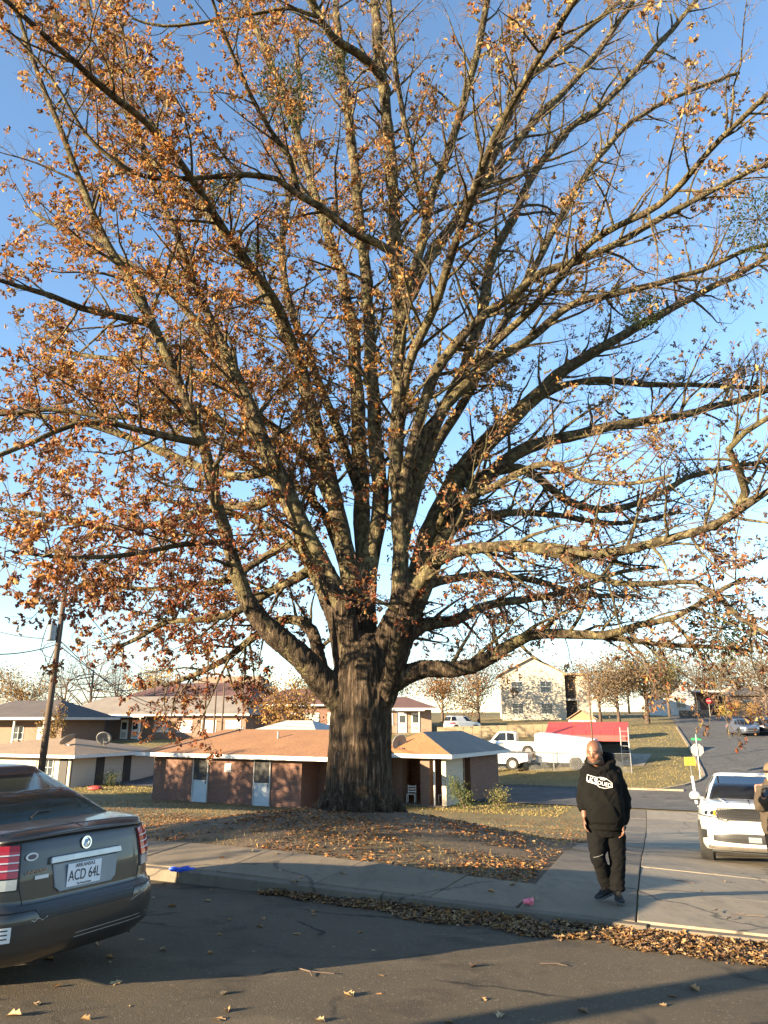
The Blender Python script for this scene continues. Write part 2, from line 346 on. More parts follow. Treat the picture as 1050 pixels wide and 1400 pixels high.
def grid_mesh(name, X, Y, Z):
    n, m = X.shape; V = np.stack([X, Y, Z], -1).reshape(-1, 3)
    i, j = np.meshgrid(np.arange(n-1), np.arange(m-1), indexing='ij'); a = (i*m+j).ravel()
    return fast_mesh(name, V, np.stack([a, a+m, a+m+1, a+1], -1).ravel(), np.full(len(a), 4))
tag(obj('ground', grid_mesh('ground', Xg, Yg, Zg), 'lawn', smooth=True), kind='structure')
SK = -.10                                                          # the side streets run slightly askew to the kerb
def sheet(name, r0, r1, v0, v1, mt, off=.012, skew=False, dr=.5, dv=.5, zf=zlawn, sidef=None):
    R = np.linspace(r0, r1, max(2, int((r1-r0)/dr)+1)); V = np.linspace(v0, v1, max(2, int((v1-v0)/dv)+1))
    A, B = np.meshgrid(R, V, indexing='ij')
    if sidef is not None: A = sidef(A, B)
    if skew: A = A + SK*(B-9)
    X, Y = XY(A, B)
    return tag(obj(name, grid_mesh(name, X, Y, zf(X, Y) + off), mt, smooth=True), kind='structure')
sheet('street', -160, 120, -60, KV-.02, 'asphalt', 0.0, dr=4, dv=.4, zf=zstreet)
sheet('cross_street', -170, 140, 42.0, 48.9, 'asphalt_far', .05, dr=2, dv=.5)
def road_edge(A, B):                                               # left kerb of the side road, flared at the corner
    fl = np.clip((54.5-B)/6.5, 0, 1)**2*4.0
    return np.where(A < 4, A - fl*(4-A)/1.4, A)
sheet('side_road', 2.6, 13.0, 48.2, 125, 'asphalt_far', .06, skew=True, dr=.7, dv=.7, sidef=road_edge)
sheet('gravel_yard', -26, -6, 57.5, 64, 'concrete_pale', .03, dr=1, dv=1)
def slab(r0, r1, v0, v1, th, parent, mt, skew=False, zf=zlawn, off=.03, name='slab', drop=0):
    c = []
    for r, v in ((r0, v0), (r1, v0), (r1, v1), (r0, v1)):
        rr = r + (SK*(v-9) if skew else 0); x, y = XY(rr, v); c.append(Vector((x, y, float(zf(x, y)) + off + random.uniform(-.006, .006))))
    mb = MB(); mb.add(c + [p - Vector((0, 0, th)) for p in c], [(0, 1, 2, 3), (7, 6, 5, 4)] + [(i, 4+i, 4+(i+1) % 4, (i+1) % 4) for i in range(4)])
    return mb.build(name, mt, parent, bevel=.008)
pav = thing('pavement', None, None); pav['kind'] = 'structure'
r = -46.0
while r < -2.6:
    r1 = min(r + 1.52, -2.42); slab(r, r1-.014, KV+.10, 10.25, .14, pav, 'concrete'); r += 1.52
kb = thing('kerb', None, None); kb['kind'] = 'structure'
r = -46.0
while r < 9:
    slab(r, r+2.97, KV-.04, KV+.085, .30, kb, 'concrete_kerb', zf=lambda x, y: zlawn(x, y), off=.018, name='kerb_stone'); r += 3.0
drv = thing('driveway', None, None); drv['kind'] = 'structure'
v = KV + .10; k = 0
while v < 41.4:
    dv = 1.9 if k == 0 else (2.9 if v < 24 else 4.2); v1 = min(v+dv, 41.5)
    slab(-2.40, -1.165, v, v1-.014, .14, drv, 'concrete', True)
    for r0 in (-1.145, 1.86, 4.87):
        slab(r0, r0+2.99, v, v1-.014, .14, drv, 'concrete_pale', True)
    v = v1; k += 1
# kerbs round the far lawn corner
fk = thing('far_kerb', None, None); fk['kind'] = 'structure'
pts = []
for v in np.arange(49.0, 92, 1.6):
    fl = max(0, min(1, (54.5-v)/6.5))**2*4.0; pts.append((2.5 - fl*1.0 + SK*(v-9), v))
for (ra, va), (rb, vb) in zip(pts[:-1], pts[1:]):
    mb = MB(); A = XY(ra, va); B = XY(rb, vb)
    mb.bar((*A, float(zlawn(*A))+.06), (*B, float(zlawn(*B))+.06), .18, .16); mb.build('kerb_stone', 'concrete_pale', fk)
pts = [(-60 + 3*i, 49.02) for i in range(20)]
for (ra, va) in pts[:-1]:
    A = XY(ra, va); B = XY(ra+2.97, va); mb = MB(); mb.bar((*A, float(zlawn(*A))+.06), (*B, float(zlawn(*B))+.06), .18, .16); mb.build('kerb_stone', 'concrete_pale', fk)

# ------------------------------------------------------------------ leaves as arrays
LTF = np.array([(0, 0), (.16, .18), (.30, .30), (.15, .42), (.34, .62), (.16, .72), (0, 1)])   # half an oak leaf
LTS = np.array([(0, 0), (.25, .27), (.12, .43), (.31, .66), (0, 1)])                            # the same, plainer
def leaf_arrays(P, S, axis, nrm, fold=.22, half=LTS):
    """oak leaf blades: P base, S length, axis along the midrib, nrm roughly the face normal"""
    axis = axis/np.linalg.norm(axis, axis=1, keepdims=True); side = np.cross(nrm, axis); side /= np.linalg.norm(side, axis=1, keepdims=True)+1e-9
    n2 = np.cross(axis, side); N = len(P); k = len(half)-2
    tpl = np.vstack([half[[0, -1]]*[0, 1], half[1:-1], half[1:-1]*[-1, 1]])                    # base, tip, right edge, left edge
    w = np.abs(tpl[:, 0]); curl = -0.35*(tpl[:, 1]-.4)**2
    V = P[:, None] + S[:, None, None]*(side[:, None]*tpl[None, :, 0, None] + axis[:, None]*tpl[None, :, 1, None] + n2[:, None]*(w*fold*2 + curl)[None, :, None])
    f1 = np.array([0] + list(range(2, 2+k)) + [1]); f2 = np.array([0, 1] + list(range(1+2*k, 1+k, -1)))
    F_ = np.stack([f1, f2])[None] + (np.arange(N)*(2+2*k))[:, None, None]
    return V.reshape(-1, 3), F_.ravel(), np.full(2*N, k+2)
NL = 8                                                              # corners of a plain leaf
def rand_dirs(n, zb=0.0):
    d = rng.normal(size=(n, 3)); d[:, 2] += zb; return d/np.linalg.norm(d, axis=1, keepdims=True)
def pick_cols(n, pal, jit=.18, p=None):
    pal = np.array(pal); c = pal[rng.choice(len(pal), n, p=p)]*rng.uniform(1-jit, 1+jit, (n, 1))
    return np.hstack([np.clip(c, 0, 1), np.ones((n, 1))])
# one leaf blade of its own, for leaves that are objects
def one_leaf(name, fold, seed):
    V, f, c = leaf_arrays(np.zeros((1, 3)), np.ones(1), np.array([[0., 1., 0.]]), np.array([[0., 0., 1.]]), fold, LTF)
    return fast_mesh(name, V + [0, -.5, .05], f, c)

# ------------------------------------------------------------------ the great oak
oak = thing('oak_tree', 'huge spreading oak with rust orange autumn leaves and many upright limbs', 'tree', TREE)
def T(p): return Vector(p) - TREE
# limbs: (pixel path with half width), how far nearer or farther the tip comes than the trunk
LIMBS = [
 (-3.5, [(462,955,20),(447,938,19),(415,902,16.5),(375,866,15),(345,835,13.5),(329,800,12),(316,758,11),(303,715,10.5),(290,668,10),(276,605,9.5),(254,545,9),(232,492,8.5),(202,434,8),(167,369,7.3),(146,333,7),(127,292,6.3),(112,255,5.8),(88,190,5.2),(61,126,4.6),(38,60,4),(15,-10,3.3)]),
 (2.5, [(470,870,18),(455,826,17),(429,773,14),(394,692,12),(364,622,11),(346,590,10),(323,526,9),(303,490,8),(273,449,7.2),(237,404,6.3),(197,374,5.3),(150,345,4.5),(95,320,3.5),(45,290,2.7)]),
 (-1.0, [(478,875,17),(470,832,15),(439,763,12.5),(404,692,11.5),(369,617,10.5),(333,536,9.5),(308,480,8.5),(285,430,7.3),(262,380,6.4),(238,312,5.5),(207,240,4.8),(182,150,4),(170,60,3.2),(160,-10,2.6)]),
 (4.0, [(485,870,18),(482,824,17),(470,743,15.5),(455,677,14),(434,591,12.5),(414,511,11.5),(392,457,10.5),(364,404,9.5),(328,348,8.4),(293,303,7.3),(253,263,6.2),(222,235,5.5),(190,190,4.8),(158,120,4),(130,40,3.2),(118,-10,2.6)]),
 (5.5, [(490,860,17),(497,773,14),(493,652,12.5),(487,526,11),(482,450,10),(468,380,9),(445,310,8),(418,225,7),(388,130,6),(352,45,5),(330,-15,4)]),
 (1.5, [(497,878,17),(498,814,16),(512,745,15),(522,690,13.5),(518,640,12.5),(511,560,11.5),(506,470,10.5),(502,400,10),(495,330,9.5),(487,255,9),(478,175,8.5),(468,100,7.5),(462,40,6.5),(458,-15,5.5)]),
 (-.5, [(520,890,18),(533,865,17),(544,833,15),(548,783,13),(545,700,12.5),(541,640,12),(544,560,12),(546,480,11.5),(545,410,11.5),(541,350,11),(537,260,10.5),(530,175,10),(521,90,9),(515,30,8),(510,-20,7)]),
 (2.0, [(546,420,10),(550,390,9.5),(575,368,9),(602,335,8.2),(632,288,7.6),(680,230,7),(728,168,6.3),(800,93,5.5),(850,25,4.8),(876,-15,4.2)]),
 (-1.8, [(546,470,9),(556,400,8.6),(574,345,8.3),(590,268,8),(611,215,7.8),(636,135,7.2),(655,60,6.3),(668,-10,5.5)]),
 (-2.5, [(585,312,5),(570,245,4.8),(552,160,4.6),(540,85,4.3),(532,-10,3.8)]),
 (3.5, [(565,405,8),(600,330,7.5),(650,268,7),(684,192,6.6),(722,111,5.8),(772,66,5),(843,5,4.2),(870,-20,3.8)]),
 (-5.0, [(544,350,8),(515,332,7.6),(480,316,7.2),(440,285,6.8),(405,264,6.2),(378,245,5.4),(330,239,4.9),(280,242,4.6),(235,245,4.3),(190,238,4),(150,215,3.6),(115,180,3.3),(85,130,3),(50,80,2.6),(8,38,2.2)]),
 (-4.6, [(408,266,5.2),(396,215,4.8),(372,182,4.4),(342,130,4),(320,80,3.5),(300,30,3.1),(286,-12,2.7)]),
 (-2.6, [(528,125,8.5),(512,92,8.2),(488,72,7.8),(455,50,7.2),(432,12,6.5),(418,-15,6)]),
 (-3.0, [(440,25,4.2),(400,12,3.6),(365,16,3.2),(310,26,2.8),(225,36,2.4),(180,25,2)]),
 (4.5, [(545,862,19),(570,790,18),(600,705,17.5),(635,640,16.5),(671,601,14.5),(707,566,12.5),(735,540,11.5),(772,505,10),(823,475,8.5),(868,450,7.5),(912,425,6.6),(955,402,5.8),(1000,380,5),(1060,345,4)]),
 (1.5, [(546,720,11),(556,655,10.5),(575,600,10),(600,571,9.5),(625,535,9),(671,497,8.3),(727,460,7.5),(777,420,6.8),(835,402,6),(900,387,5.2),(960,370,4.6),(1012,345,4),(1060,332,3.4)]),
 (-2.5, [(547,680,10),(560,620,9.6),(583,540,9),(608,490,8.5),(651,440,8),(707,400,7.4),(740,374,7),(785,358,6.6),(840,335,6.3),(878,312,5.8),(945,275,5.2),(1000,247,4.8),(1062,218,4.2)]),
 (3.0, [(548,765,12),(565,670,11.2),(590,592,10.5),(620,530,9.6),(638,492,9),(661,414,8.6),(672,353,8.2),(700,300,7.6),(728,242,6.8),(772,182,6.2),(823,146,5.6),(873,91,5),(919,40,4.4),(960,-10,3.8)]),
 (-5.5, [(552,838,12),(575,795,11),(598,766,10),(622,753,9.5),(671,748,9.5),(722,746,10),(772,757,9.3),(823,758,8.4),(873,748,7.6),(924,733,7),(974,718,6.5),(1018,693,6),(1060,665,5)]),
 (-4.0, [(598,735,6.8),(606,703,6.6),(631,683,6.4),(671,667,6.2),(715,645,5.8),(750,634,5.2),(800,656,4.2),(862,661,3.3),(920,650,2.6)]),
 (3.0, [(552,870,15),(585,790,14),(625,705,13),(668,650,12),(705,620,11),(740,606,10),(775,596,9),(823,585,8.2),(884,576,7.2),(939,566,6.4),(1005,548,5.5),(1060,528,4.5)]),
 (5.2, [(735,545,6),(772,528,5.6),(823,518,5.2),(873,525,4.8),(949,526,4),(1025,530,3.3),(1062,528,2.8)]),
 (4.0, [(535,890,12),(560,868,11),(582,853,10),(621,849,8.6),(655,832,7.6),(697,822,6.6),(745,816,5.4),(800,800,4.3),(850,782,3.5),(900,775,2.8)]),
 (-3.0, [(520,945,14),(545,930,13),(580,916,11.5),(621,914,10.5),(671,899,9.2),(720,871,8.2),(762,866,7.4),(823,868,6.4),(873,854,5.4),(924,844,4.6),(974,813,3.6),(1020,790,2.7)]),
 (-2.6, [(815,869,5),(860,874,4.4),(905,881,3.8),(974,884,3.1),(1030,890,2.5)]),
 (-4.5, [(768,762,6),(800,785,5.6),(843,797,5.2),(899,798,4.6),(952,797,4),(985,818,4.2),(1012,846,4),(1060,872,3.6)]),
 (-6.5, [(1006,700,6.5),(1020,672,6.8),(1010,645,6.3),(996,612,5.6),(1020,590,5),(1062,565,4.2)]),
 (3.5, [(372,640,8),(330,652,7.4),(275,638,6.8),(225,620,6.2),(170,596,5.6),(120,580,5),(60,571,4.3),(-10,560,3.5)]),
 (-3.5, [(274,606,6.5),(232,598,6),(190,588,5.5),(150,577,5),(100,581,4.6),(50,602,4.2),(-10,625,3.6)]),
 (.5, [(318,590,6.5),(280,560,6),(235,565,5.6),(180,571,5),(130,568,4.5),(70,560,4),(-10,568,3.2)]),
 (-5.0, [(206,444,6.3),(160,432,5.8),(110,420,5.4),(70,404,4.8),(30,392,4.2),(-10,380,3.6)]),
 (5.0, [(352,690,8),(315,690,7),(270,700,6.2),(215,716,5.4),(150,722,4.6),(75,706,3.8),(-10,695,3)]),
 (1.8, [(405,790,8),(370,808,7),(340,828,6.3),(308,843,5.6),(262,849,4.8),(225,850,4.2),(190,872,3.4),(158,886,2.6)]),
 (-6.0, [(312,740,6),(280,742,5.4),(230,748,4.6),(160,760,3.8),(90,762,3),(20,755,2.3)]),
 (6.5, [(452,690,8),(430,640,7.4),(395,600,6.6),(350,565,6),(290,520,5.4),(225,500,4.6),(150,490,3.8),(60,478,3)]),
 (7.5, [(500,700,9),(470,610,8),(435,520,7.2),(400,430,6.5),(385,340,5.8),(400,240,5),(410,140,4.2),(405,40,3.4)]),
 (7.0, [(555,720,9),(590,620,8.2),(640,540,7.4),(690,440,6.8),(750,330,6),(800,240,5.2),(860,170,4.4),(930,130,3.6),(1010,100,3)]),
 (-7.5, [(545,590,8.5),(560,500,8),(600,400,7.6),(640,280,7),(690,160,6.4),(760,40,5.6),(800,-20,5)]),
 (-8.0, [(414,520,7.5),(380,420,7.2),(310,320,7),(230,200,6.5),(130,110,5.8),(30,20,5),(-10,-15,4.5)]),
 (-7.0, [(640,500,7),(720,430,6.6),(810,330,6),(900,280,5.6),(985,190,5),(1060,120,4.4)]),
 (6.0, [(640,660,9),(710,640,8),(790,690,6.5),(870,690,5.4),(950,650,4.4),(1050,630,3.5)]),
 (2.8, [(425,862,8),(392,846,7),(350,868,6),(308,902,4.8),(262,925,3.8),(225,938,2.8)]),
 (4.5, [(400,742,7),(362,760,6.3),(315,790,5.5),(262,800,4.6),(205,806,3.8),(140,800,3)]),
 (6.0, [(452,800,8),(418,762,7),(372,722,6),(322,702,5),(262,690,4),(200,680,3)]),
 (5.0, [(562,815,8),(600,796,7),(660,786,6),(730,794,5),(800,812,4),(870,815,3)]),
 (5.5, [(566,765,8),(620,722,7),(690,702,6),(762,704,5),(842,716,4),(930,700,3)]),
 (6.5, [(470,770,8),(440,700,7),(385,650,6),(330,625,5),(270,560,4),(200,530,3)]),
 (1.0, [(428,880,5),(440,905,5.5),(452,942,5)]),
]
def resample(P, R, step):
    P = np.array(P); R = np.array(R); n = len(P); outp, outr = [], []
    for i in range(n-1):
        p0, p1, p2, p3 = P[max(i-1, 0)], P[i], P[i+1], P[min(i+2, n-1)]
        k = max(1, int(np.linalg.norm(p2-p1)/step))
        for j in range(k):
            t = j/k; q = .5*((2*p1) + (-p0+p2)*t + (2*p0-5*p1+4*p2-p3)*t*t + (-p0+3*p1-3*p2+p3)*t**3)
            outp.append(q); outr.append(R[i]*(1-t) + R[i+1]*t)
    outp.append(P[-1]); outr.append(R[-1]); return np.array(outp), np.array(outr)
limb_paths = []; root_paths = []
for dD, L in LIMBS:
    n = len(L); P, Rr = [], []
    y0 = L[0]
    Ds = []
    root = abs(L[0][0]-495) < 75 and L[0][1] > 825
    if root and L[0][1] < 930:
        x_, y_, r_ = L[0]; L = [(495+(x_-495)*.45, 965, r_*.9), (495+(x_-495)*.70, 928, r_*1.02)] + L; n = len(L)
    arc = np.concatenate([[0], np.cumsum([math.hypot(L[i+1][0]-L[i][0], L[i+1][1]-L[i][1]) for i in range(n-1)])]); arc /= arc[-1]
    sgn = dD
    for (x, y, r), a in zip(L, arc):
        if root: D = TREE_D + sgn*a**1.1 + math.copysign(min(.30, abs(sgn)*.12), sgn)*min(1, a*8 + .55)
        else: D = None
        Ds.append(D)
    if not root:                                                   # side limb: start at the depth of the limb it leaves
        best = None
        for PP, _ in limb_paths:
            for q in PP[::2]:
                qq = q + np.array(TREE); rel = qq - np.array((0, 0, CAMZ))
                dep = rel[1]*math.cos(PITCH) + rel[2]*math.sin(PITCH); up = -rel[1]*math.sin(PITCH) + rel[2]*math.cos(PITCH)
                px, py = 525 + F*rel[0]/dep, 700 - F*up/dep; e = math.hypot(px-L[0][0], py-L[0][1])
                if best is None or e < best[0]: best = (e, qq[1], px, py)
        d0 = best[1]
        if best[0] > 4: L = [(best[2], best[3], L[0][2])] + L; arc = np.concatenate([[0], arc])
        Ds = [d0 + (TREE_D + dD - d0)*a for a in arc]
    for (x, y, r), D in zip(L, Ds):
        q = at(x, y, D); dep = q.y*math.cos(PITCH) + (q.z-CAMZ)*math.sin(PITCH)
        P.append(np.array(T(q))); Rr.append(max(.012, r*dep/F*np.interp(y, [150, 600, 780, 900], [.78, .86, .86, .95])))
    P, Rr = resample(P, Rr, .30)
    w_ = np.array([[nz3(p*1.1, k*7.3) for k in range(3)] for p in P])
    P = P + w_*np.minimum(Rr, .12)[:, None]*.45
    limb_paths.append((P, Rr))
    if root: root_paths.append((P, Rr))
def np_tube(P, R, n):
    t = np.gradient(P, axis=0); t /= np.linalg.norm(t, axis=1, keepdims=True)+1e-9
    u = np.array([.31, .77, .55]); a = np.cross(t, u); a /= np.linalg.norm(a, axis=1, keepdims=True)+1e-9; b = np.cross(t, a)
    k = np.arange(n)*2*PI/n
    V = P[:, None] + R[:, None, None]*(a[:, None]*np.cos(k)[None, :, None] + b[:, None]*np.sin(k)[None, :, None])
    m = len(P); i, j = np.meshgrid(np.arange(m-1), np.arange(n), indexing='ij')
    Fq = np.stack([i*n+j, i*n+(j+1) % n, (i+1)*n+(j+1) % n, (i+1)*n+j], -1).reshape(-1, 4)
    return V.reshape(-1, 3), Fq
# trunk: one skin over the column, the root flare and the first stretch of every limb that leaves it
tr_pts = [(488, 1122, 50), (489, 1108, 48.5), (490, 1094, 46.5), (491, 1070, 45), (492, 1035, 43.5), (493, 1000, 42.5), (494, 970, 42), (494.5, 945, 42), (495, 920, 41), (496, 900, 37), (497, 882, 30), (498, 868, 20)]
tb_ = MB(); tb_.tube([T(at(x, y, TREE_D)) for x, y, r in tr_pts], [r*.95*(TREE_D*.99)/F for x, y, r in tr_pts], 36)
for k in range(9):                                                 # root buttresses
    a = 2*PI*k/9 + .25*math.sin(k*3.1); rr0 = .60; L_ = .46 + .16*math.sin(k*2.3)
    c0 = Vector((math.cos(a)*rr0*.80, math.sin(a)*rr0*.80, .55)); c1 = Vector((math.cos(a)*(rr0+.10), math.sin(a)*(rr0+.10), .16)); c2 = Vector((math.cos(a+.1)*(rr0+L_), math.sin(a+.1)*(rr0+L_), -.14))
    tb_.tube([c0, c1, c1.lerp(c2, .5) + Vector((0, 0, .02)), c2], [.13, .17, .11, .05], 10)
for P, Rr in root_paths:
    n_ = min(len(P)-1, 9); q = [float(x) for x in Rr[:n_+1]]
    for i_ in range(n_+1): q[i_] *= 1.05 if i_ < n_-1 else (.93 if i_ == n_-1 else .70)
    tb_.tube([Vector(p) for p in P[:n_+1]], q, 16)
trunk = tb_.build('trunk', 'bark_trunk', oak); md = trunk.modifiers.new('r', 'REMESH'); md.mode = 'VOXEL'; md.voxel_size = .040; md = trunk.modifiers.new('s', 'SMOOTH'); md.iterations = 4; md.factor = .55
bake(trunk); me = trunk.data
if not me.materials: me.materials.append(MAT['bark_trunk'])
me.polygons.foreach_set('use_smooth', [True]*len(me.polygons)); nr = [v.normal.copy() for v in me.vertices]
for v, n_ in zip(me.vertices, nr):
    p = v.co; w1 = .25*noise.noise(p*1.7); fu = abs(noise.noise(Vector((p.x*13+w1, p.y*13+w1, p.z*1.5)))); f2 = abs(noise.noise(Vector((p.x*21, p.y*21, p.z*3+5))))
    v.co = p + n_*(.022 - .105*max(0, .30-fu) - .03*max(0, .3-f2) + .03*noise.noise(p*1.6 + Vector((3, 1, 7))))
me.update()
for P, Rr in limb_paths:
    lump = np.array([1 + .10*nz3(p*2.1, 3) + .06*nz3(p*6, 1) for p in P])
    V, Fq = np_tube(P, Rr*lump*np.concatenate([[1.15], np.ones(len(P)-1)]), 18)
    cen = np.repeat(P, 18, axis=0); dirn = V - cen; dirn /= np.linalg.norm(dirn, axis=1, keepdims=True)+1e-9; nrm = np.array([.5*nz3(q*5, 2) - abs(nz3(q*(14, 14, 5), 6)) for q in V])[:, None]; V = V + dirn*nrm*np.minimum(np.repeat(Rr, 18)*.16, .028)[:, None]
    me = fast_mesh('limb', V, Fq.ravel(), np.full(len(Fq), 4)); obj('limb', me, 'bark_limb', oak, smooth=True)
# branches, twigs, leaves grown from the limbs
BR = {'V': [], 'F': [], 'n': 0}
TW = {'V': [], 'F': [], 'n': 0}
def put(dst, V, Fq): dst['V'].append(V); dst['F'].append(Fq + dst['n']); dst['n'] += len(V)
def wander(p, d, L, segs, r0, r1, up, jit):
    P = [p]; d = d/np.linalg.norm(d)
    for _ in range(segs):
        d = d + rng.normal(size=3)*jit; d[2] += up; d /= np.linalg.norm(d); P.append(P[-1] + d*L/segs)
    return np.array(P), np.linspace(r0, r1, segs+1)
def off_dirs(t, ang):
    q = rng.normal(size=t.shape); q -= t*np.sum(q*t, 1, keepdims=True); q /= np.linalg.norm(q, axis=1, keepdims=True)+1e-9
    return t*np.cos(ang)[:, None] + q*np.sin(ang)[:, None]
def wander_many(P, d, L, segs, up, jit):
    out = [P]; d = d/(np.linalg.norm(d, axis=1, keepdims=True)+1e-9)
    for _ in range(segs):
        d = d + rng.normal(size=d.shape)*jit; d[:, 2] += up; d /= np.linalg.norm(d, axis=1, keepdims=True); out.append(out[-1] + d*(L/segs)[:, None])
    return np.stack(out, 1)
def tubes_many(dst, Q, r0, r1, n):
    N, m, _ = Q.shape; t = np.gradient(Q, axis=1); t /= np.linalg.norm(t, axis=2, keepdims=True)+1e-9
    a = np.cross(t, np.array([.31, .77, .55])); a /= np.linalg.norm(a, axis=2, keepdims=True)+1e-9; b = np.cross(t, a); k = np.arange(n)*2*PI/n
    R = r0[:, None] + (r1-r0)[:, None]*np.linspace(0, 1, m)[None]
    V = Q[:, :, None] + R[:, :, None, None]*(a[:, :, None]*np.cos(k)[None, None, :, None] + b[:, :, None]*np.sin(k)[None, None, :, None])
    i, j = np.meshgrid(np.arange(m-1), np.arange(n), indexing='ij'); f = np.stack([i*n+j, i*n+(j+1) % n, (i+1)*n+(j+1) % n, (i+1)*n+j], -1).reshape(-1, 4)
    put(dst, V.reshape(-1, 3), (f[None] + (np.arange(N)*m*n)[:, None, None]).reshape(-1, 4))
def along(Q, u):                                                    # points and tangents at fraction u of each path
    m = Q.shape[1]-1; x = np.clip(u*m, 0, m-1e-6); k = x.astype(int); i = np.arange(len(Q)); a, b = Q[i, k], Q[i, k+1]; t = b-a
    return a + t*(x-k)[:, None], t/(np.linalg.norm(t, axis=1, keepdims=True)+1e-9)
sp, st_, sL, sr = [], [], [], []
for P, Rr in limb_paths[:-1]:
    seg = np.linalg.norm(np.diff(P, axis=0), axis=1); S = np.concatenate([[0], np.cumsum(seg)]); Lt = S[-1]
    s = max(1.6, Lt*.20) if Lt > 6 else .5
    while s < Lt:
        i = max(0, min(len(P)-2, int(np.searchsorted(S, s))-1)); t = (P[i+1]-P[i]); t /= np.linalg.norm(t)+1e-9
        sp.append(P[i] + (P[i+1]-P[i])*rng.random()); st_.append(t); sL.append(rng.uniform(1.0, 2.9)*(1.15 - .35*s/Lt)); sr.append(min(max(Rr[i]*.40, .013), .05))
        s += rng.uniform(.22, .46)*(.85 if P[i][2] < 5.8 else 1.0)
sp, st_, sL, sr = map(np.array, (sp, st_, sL, sr)); low = (sp[:, 2] < 6)
d = off_dirs(st_, rng.uniform(.55, 1.15, len(sp))); d[:, 2] += np.where(low, rng.choice([-.32, -.05, .2], len(sp)), .12); sL = np.where(low, sL*rng.uniform(.7, 1.05, len(sp)), sL)
Q1 = wander_many(sp, d, sL, 7, np.where(low, -.01, .025), .13); tubes_many(BR, Q1, sr, np.full(len(sp), .005), 6)
rep_ = np.maximum(2, (sL/.24).astype(int)); i1 = np.repeat(np.arange(len(sp)), rep_); u1 = rng.uniform(.10, 1, len(i1))
p2, t2 = along(Q1[i1], u1); L2 = rng.uniform(.35, 1.2, len(i1))*(1.1-.4*u1); d2 = off_dirs(t2, rng.uniform(.5, 1.1, len(i1))); d2[:, 2] += np.where(low[i1], 0, .10)
Q2 = wander_many(p2, d2, L2, 4, .03, .17); tubes_many(TW, Q2, np.full(len(i1), .0072), np.full(len(i1), .0032), 3)
rep_ = np.maximum(2, (L2/.18).astype(int)); i2 = np.repeat(np.arange(len(i1)), rep_); u2 = rng.uniform(.2, 1, len(i2)); p3, t3 = along(Q2[i2], u2); L3 = rng.uniform(.10, .36, len(i2))
Q3 = wander_many(p3, off_dirs(t3, rng.uniform(.4, 1.0, len(i2))), L3, 2, .03, .2); tubes_many(TW, Q3[:, ::2], np.full(len(i2), .0044), np.full(len(i2), .0022), 3)
leafP = np.concatenate([Q3[:, 2], Q3[:, 1], Q2[:, 4]]); leafD = np.concatenate([Q3[:, 2]-Q3[:, 1], Q3[:, 1]-Q3[:, 0], Q2[:, 4]-Q2[:, 3]])
print('branches', len(sp), 'twigs', len(i1), 'twiglets', len(i2))
def flush(dst, name, mt, smooth=True):
    V = np.vstack(dst['V']); Fq = np.vstack(dst['F']); me = fast_mesh(name, V, Fq.ravel(), np.full(len(Fq), 4)); o = obj(name, me, mt, oak, smooth=smooth); return tag(o, kind='stuff')
flush(BR, 'branches', 'bark_limb'); flush(TW, 'twigs', 'bark_twig')
LP = np.array(leafP); LD = np.array(leafD); LD /= np.linalg.norm(LD, axis=1, keepdims=True)+1e-9
# how thickly the autumn leaves still hang: full on the left and low down, thin on the right and on top
def smooth01(x, a, b):
    t = np.clip((x-a)/(b-a), 0, 1); return t*t*(3-2*t)
clump = np.array([nz3(p*.55, 2.7) + .5*nz3(p*1.6, 9) for p in LP])
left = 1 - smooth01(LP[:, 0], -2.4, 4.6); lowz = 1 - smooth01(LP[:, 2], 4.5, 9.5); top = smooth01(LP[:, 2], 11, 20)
DENS = .70
dens = np.clip(.09 + .70*left + lowz*(.40 + .12*left) - .38*top + clump*1.1, .04, 1.3)
reps = (rng.random(len(LP)) < dens*DENS)*(2 + rng.poisson(2.2, len(LP)))
idx = np.repeat(np.arange(len(LP)), reps); n = len(idx)
Pl = LP[idx] + rng.normal(size=(n, 3))*.028; ax = LD[idx]*.5 + rand_dirs(n)*.8; ax[:, 2] -= .35
Sz = rng.uniform(.066, .138, n)
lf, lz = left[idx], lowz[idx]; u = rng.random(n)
warm = pick_cols(n, [(.36, .145, .030), (.40, .19, .045), (.29, .10, .022), (.42, .24, .07), (.22, .08, .025), (.17, .085, .04)])
red = pick_cols(n, [(.20, .056, .022), (.15, .045, .022), (.26, .09, .03), (.11, .05, .034)])
dry = pick_cols(n, [(.32, .20, .085), (.24, .14, .07), (.16, .095, .06), (.36, .25, .10), (.22, .18, .08)])
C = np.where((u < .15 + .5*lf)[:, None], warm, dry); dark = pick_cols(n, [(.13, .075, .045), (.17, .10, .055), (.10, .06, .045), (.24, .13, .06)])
C = np.where((rng.random(n) < .8*lz)[:, None], np.where((rng.random(n) < .25 + .55*lf)[:, None], red, dark), C)  # low leaves redder, and darker to the right with their shade painted in
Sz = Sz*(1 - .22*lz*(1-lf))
near = np.linalg.norm(Pl + np.array(TREE) - np.array((0, 0, CAMZ)), axis=1)/Sz
order = np.argsort(near); big = order[:300]; rest = order[300:]
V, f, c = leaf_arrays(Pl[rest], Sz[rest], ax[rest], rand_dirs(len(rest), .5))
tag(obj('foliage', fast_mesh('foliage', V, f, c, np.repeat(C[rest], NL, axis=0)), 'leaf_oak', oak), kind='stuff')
leaf_me = [one_leaf('leaf', fo, i) for i, fo in enumerate((.1, .22, .34))]
for i in big:
    m = leaf_me[i % 3]; o = bpy.data.objects.new('leaf', m); COL.objects.link(o); o.parent = oak
    if not m.materials: m.materials.append(MAT['leaf_single'])
    o.location = Pl[i]; o.rotation_euler = (rng.uniform(0, 6.28), rng.uniform(0, 6.28), rng.uniform(0, 6.28)); o.scale = (Sz[i],)*3
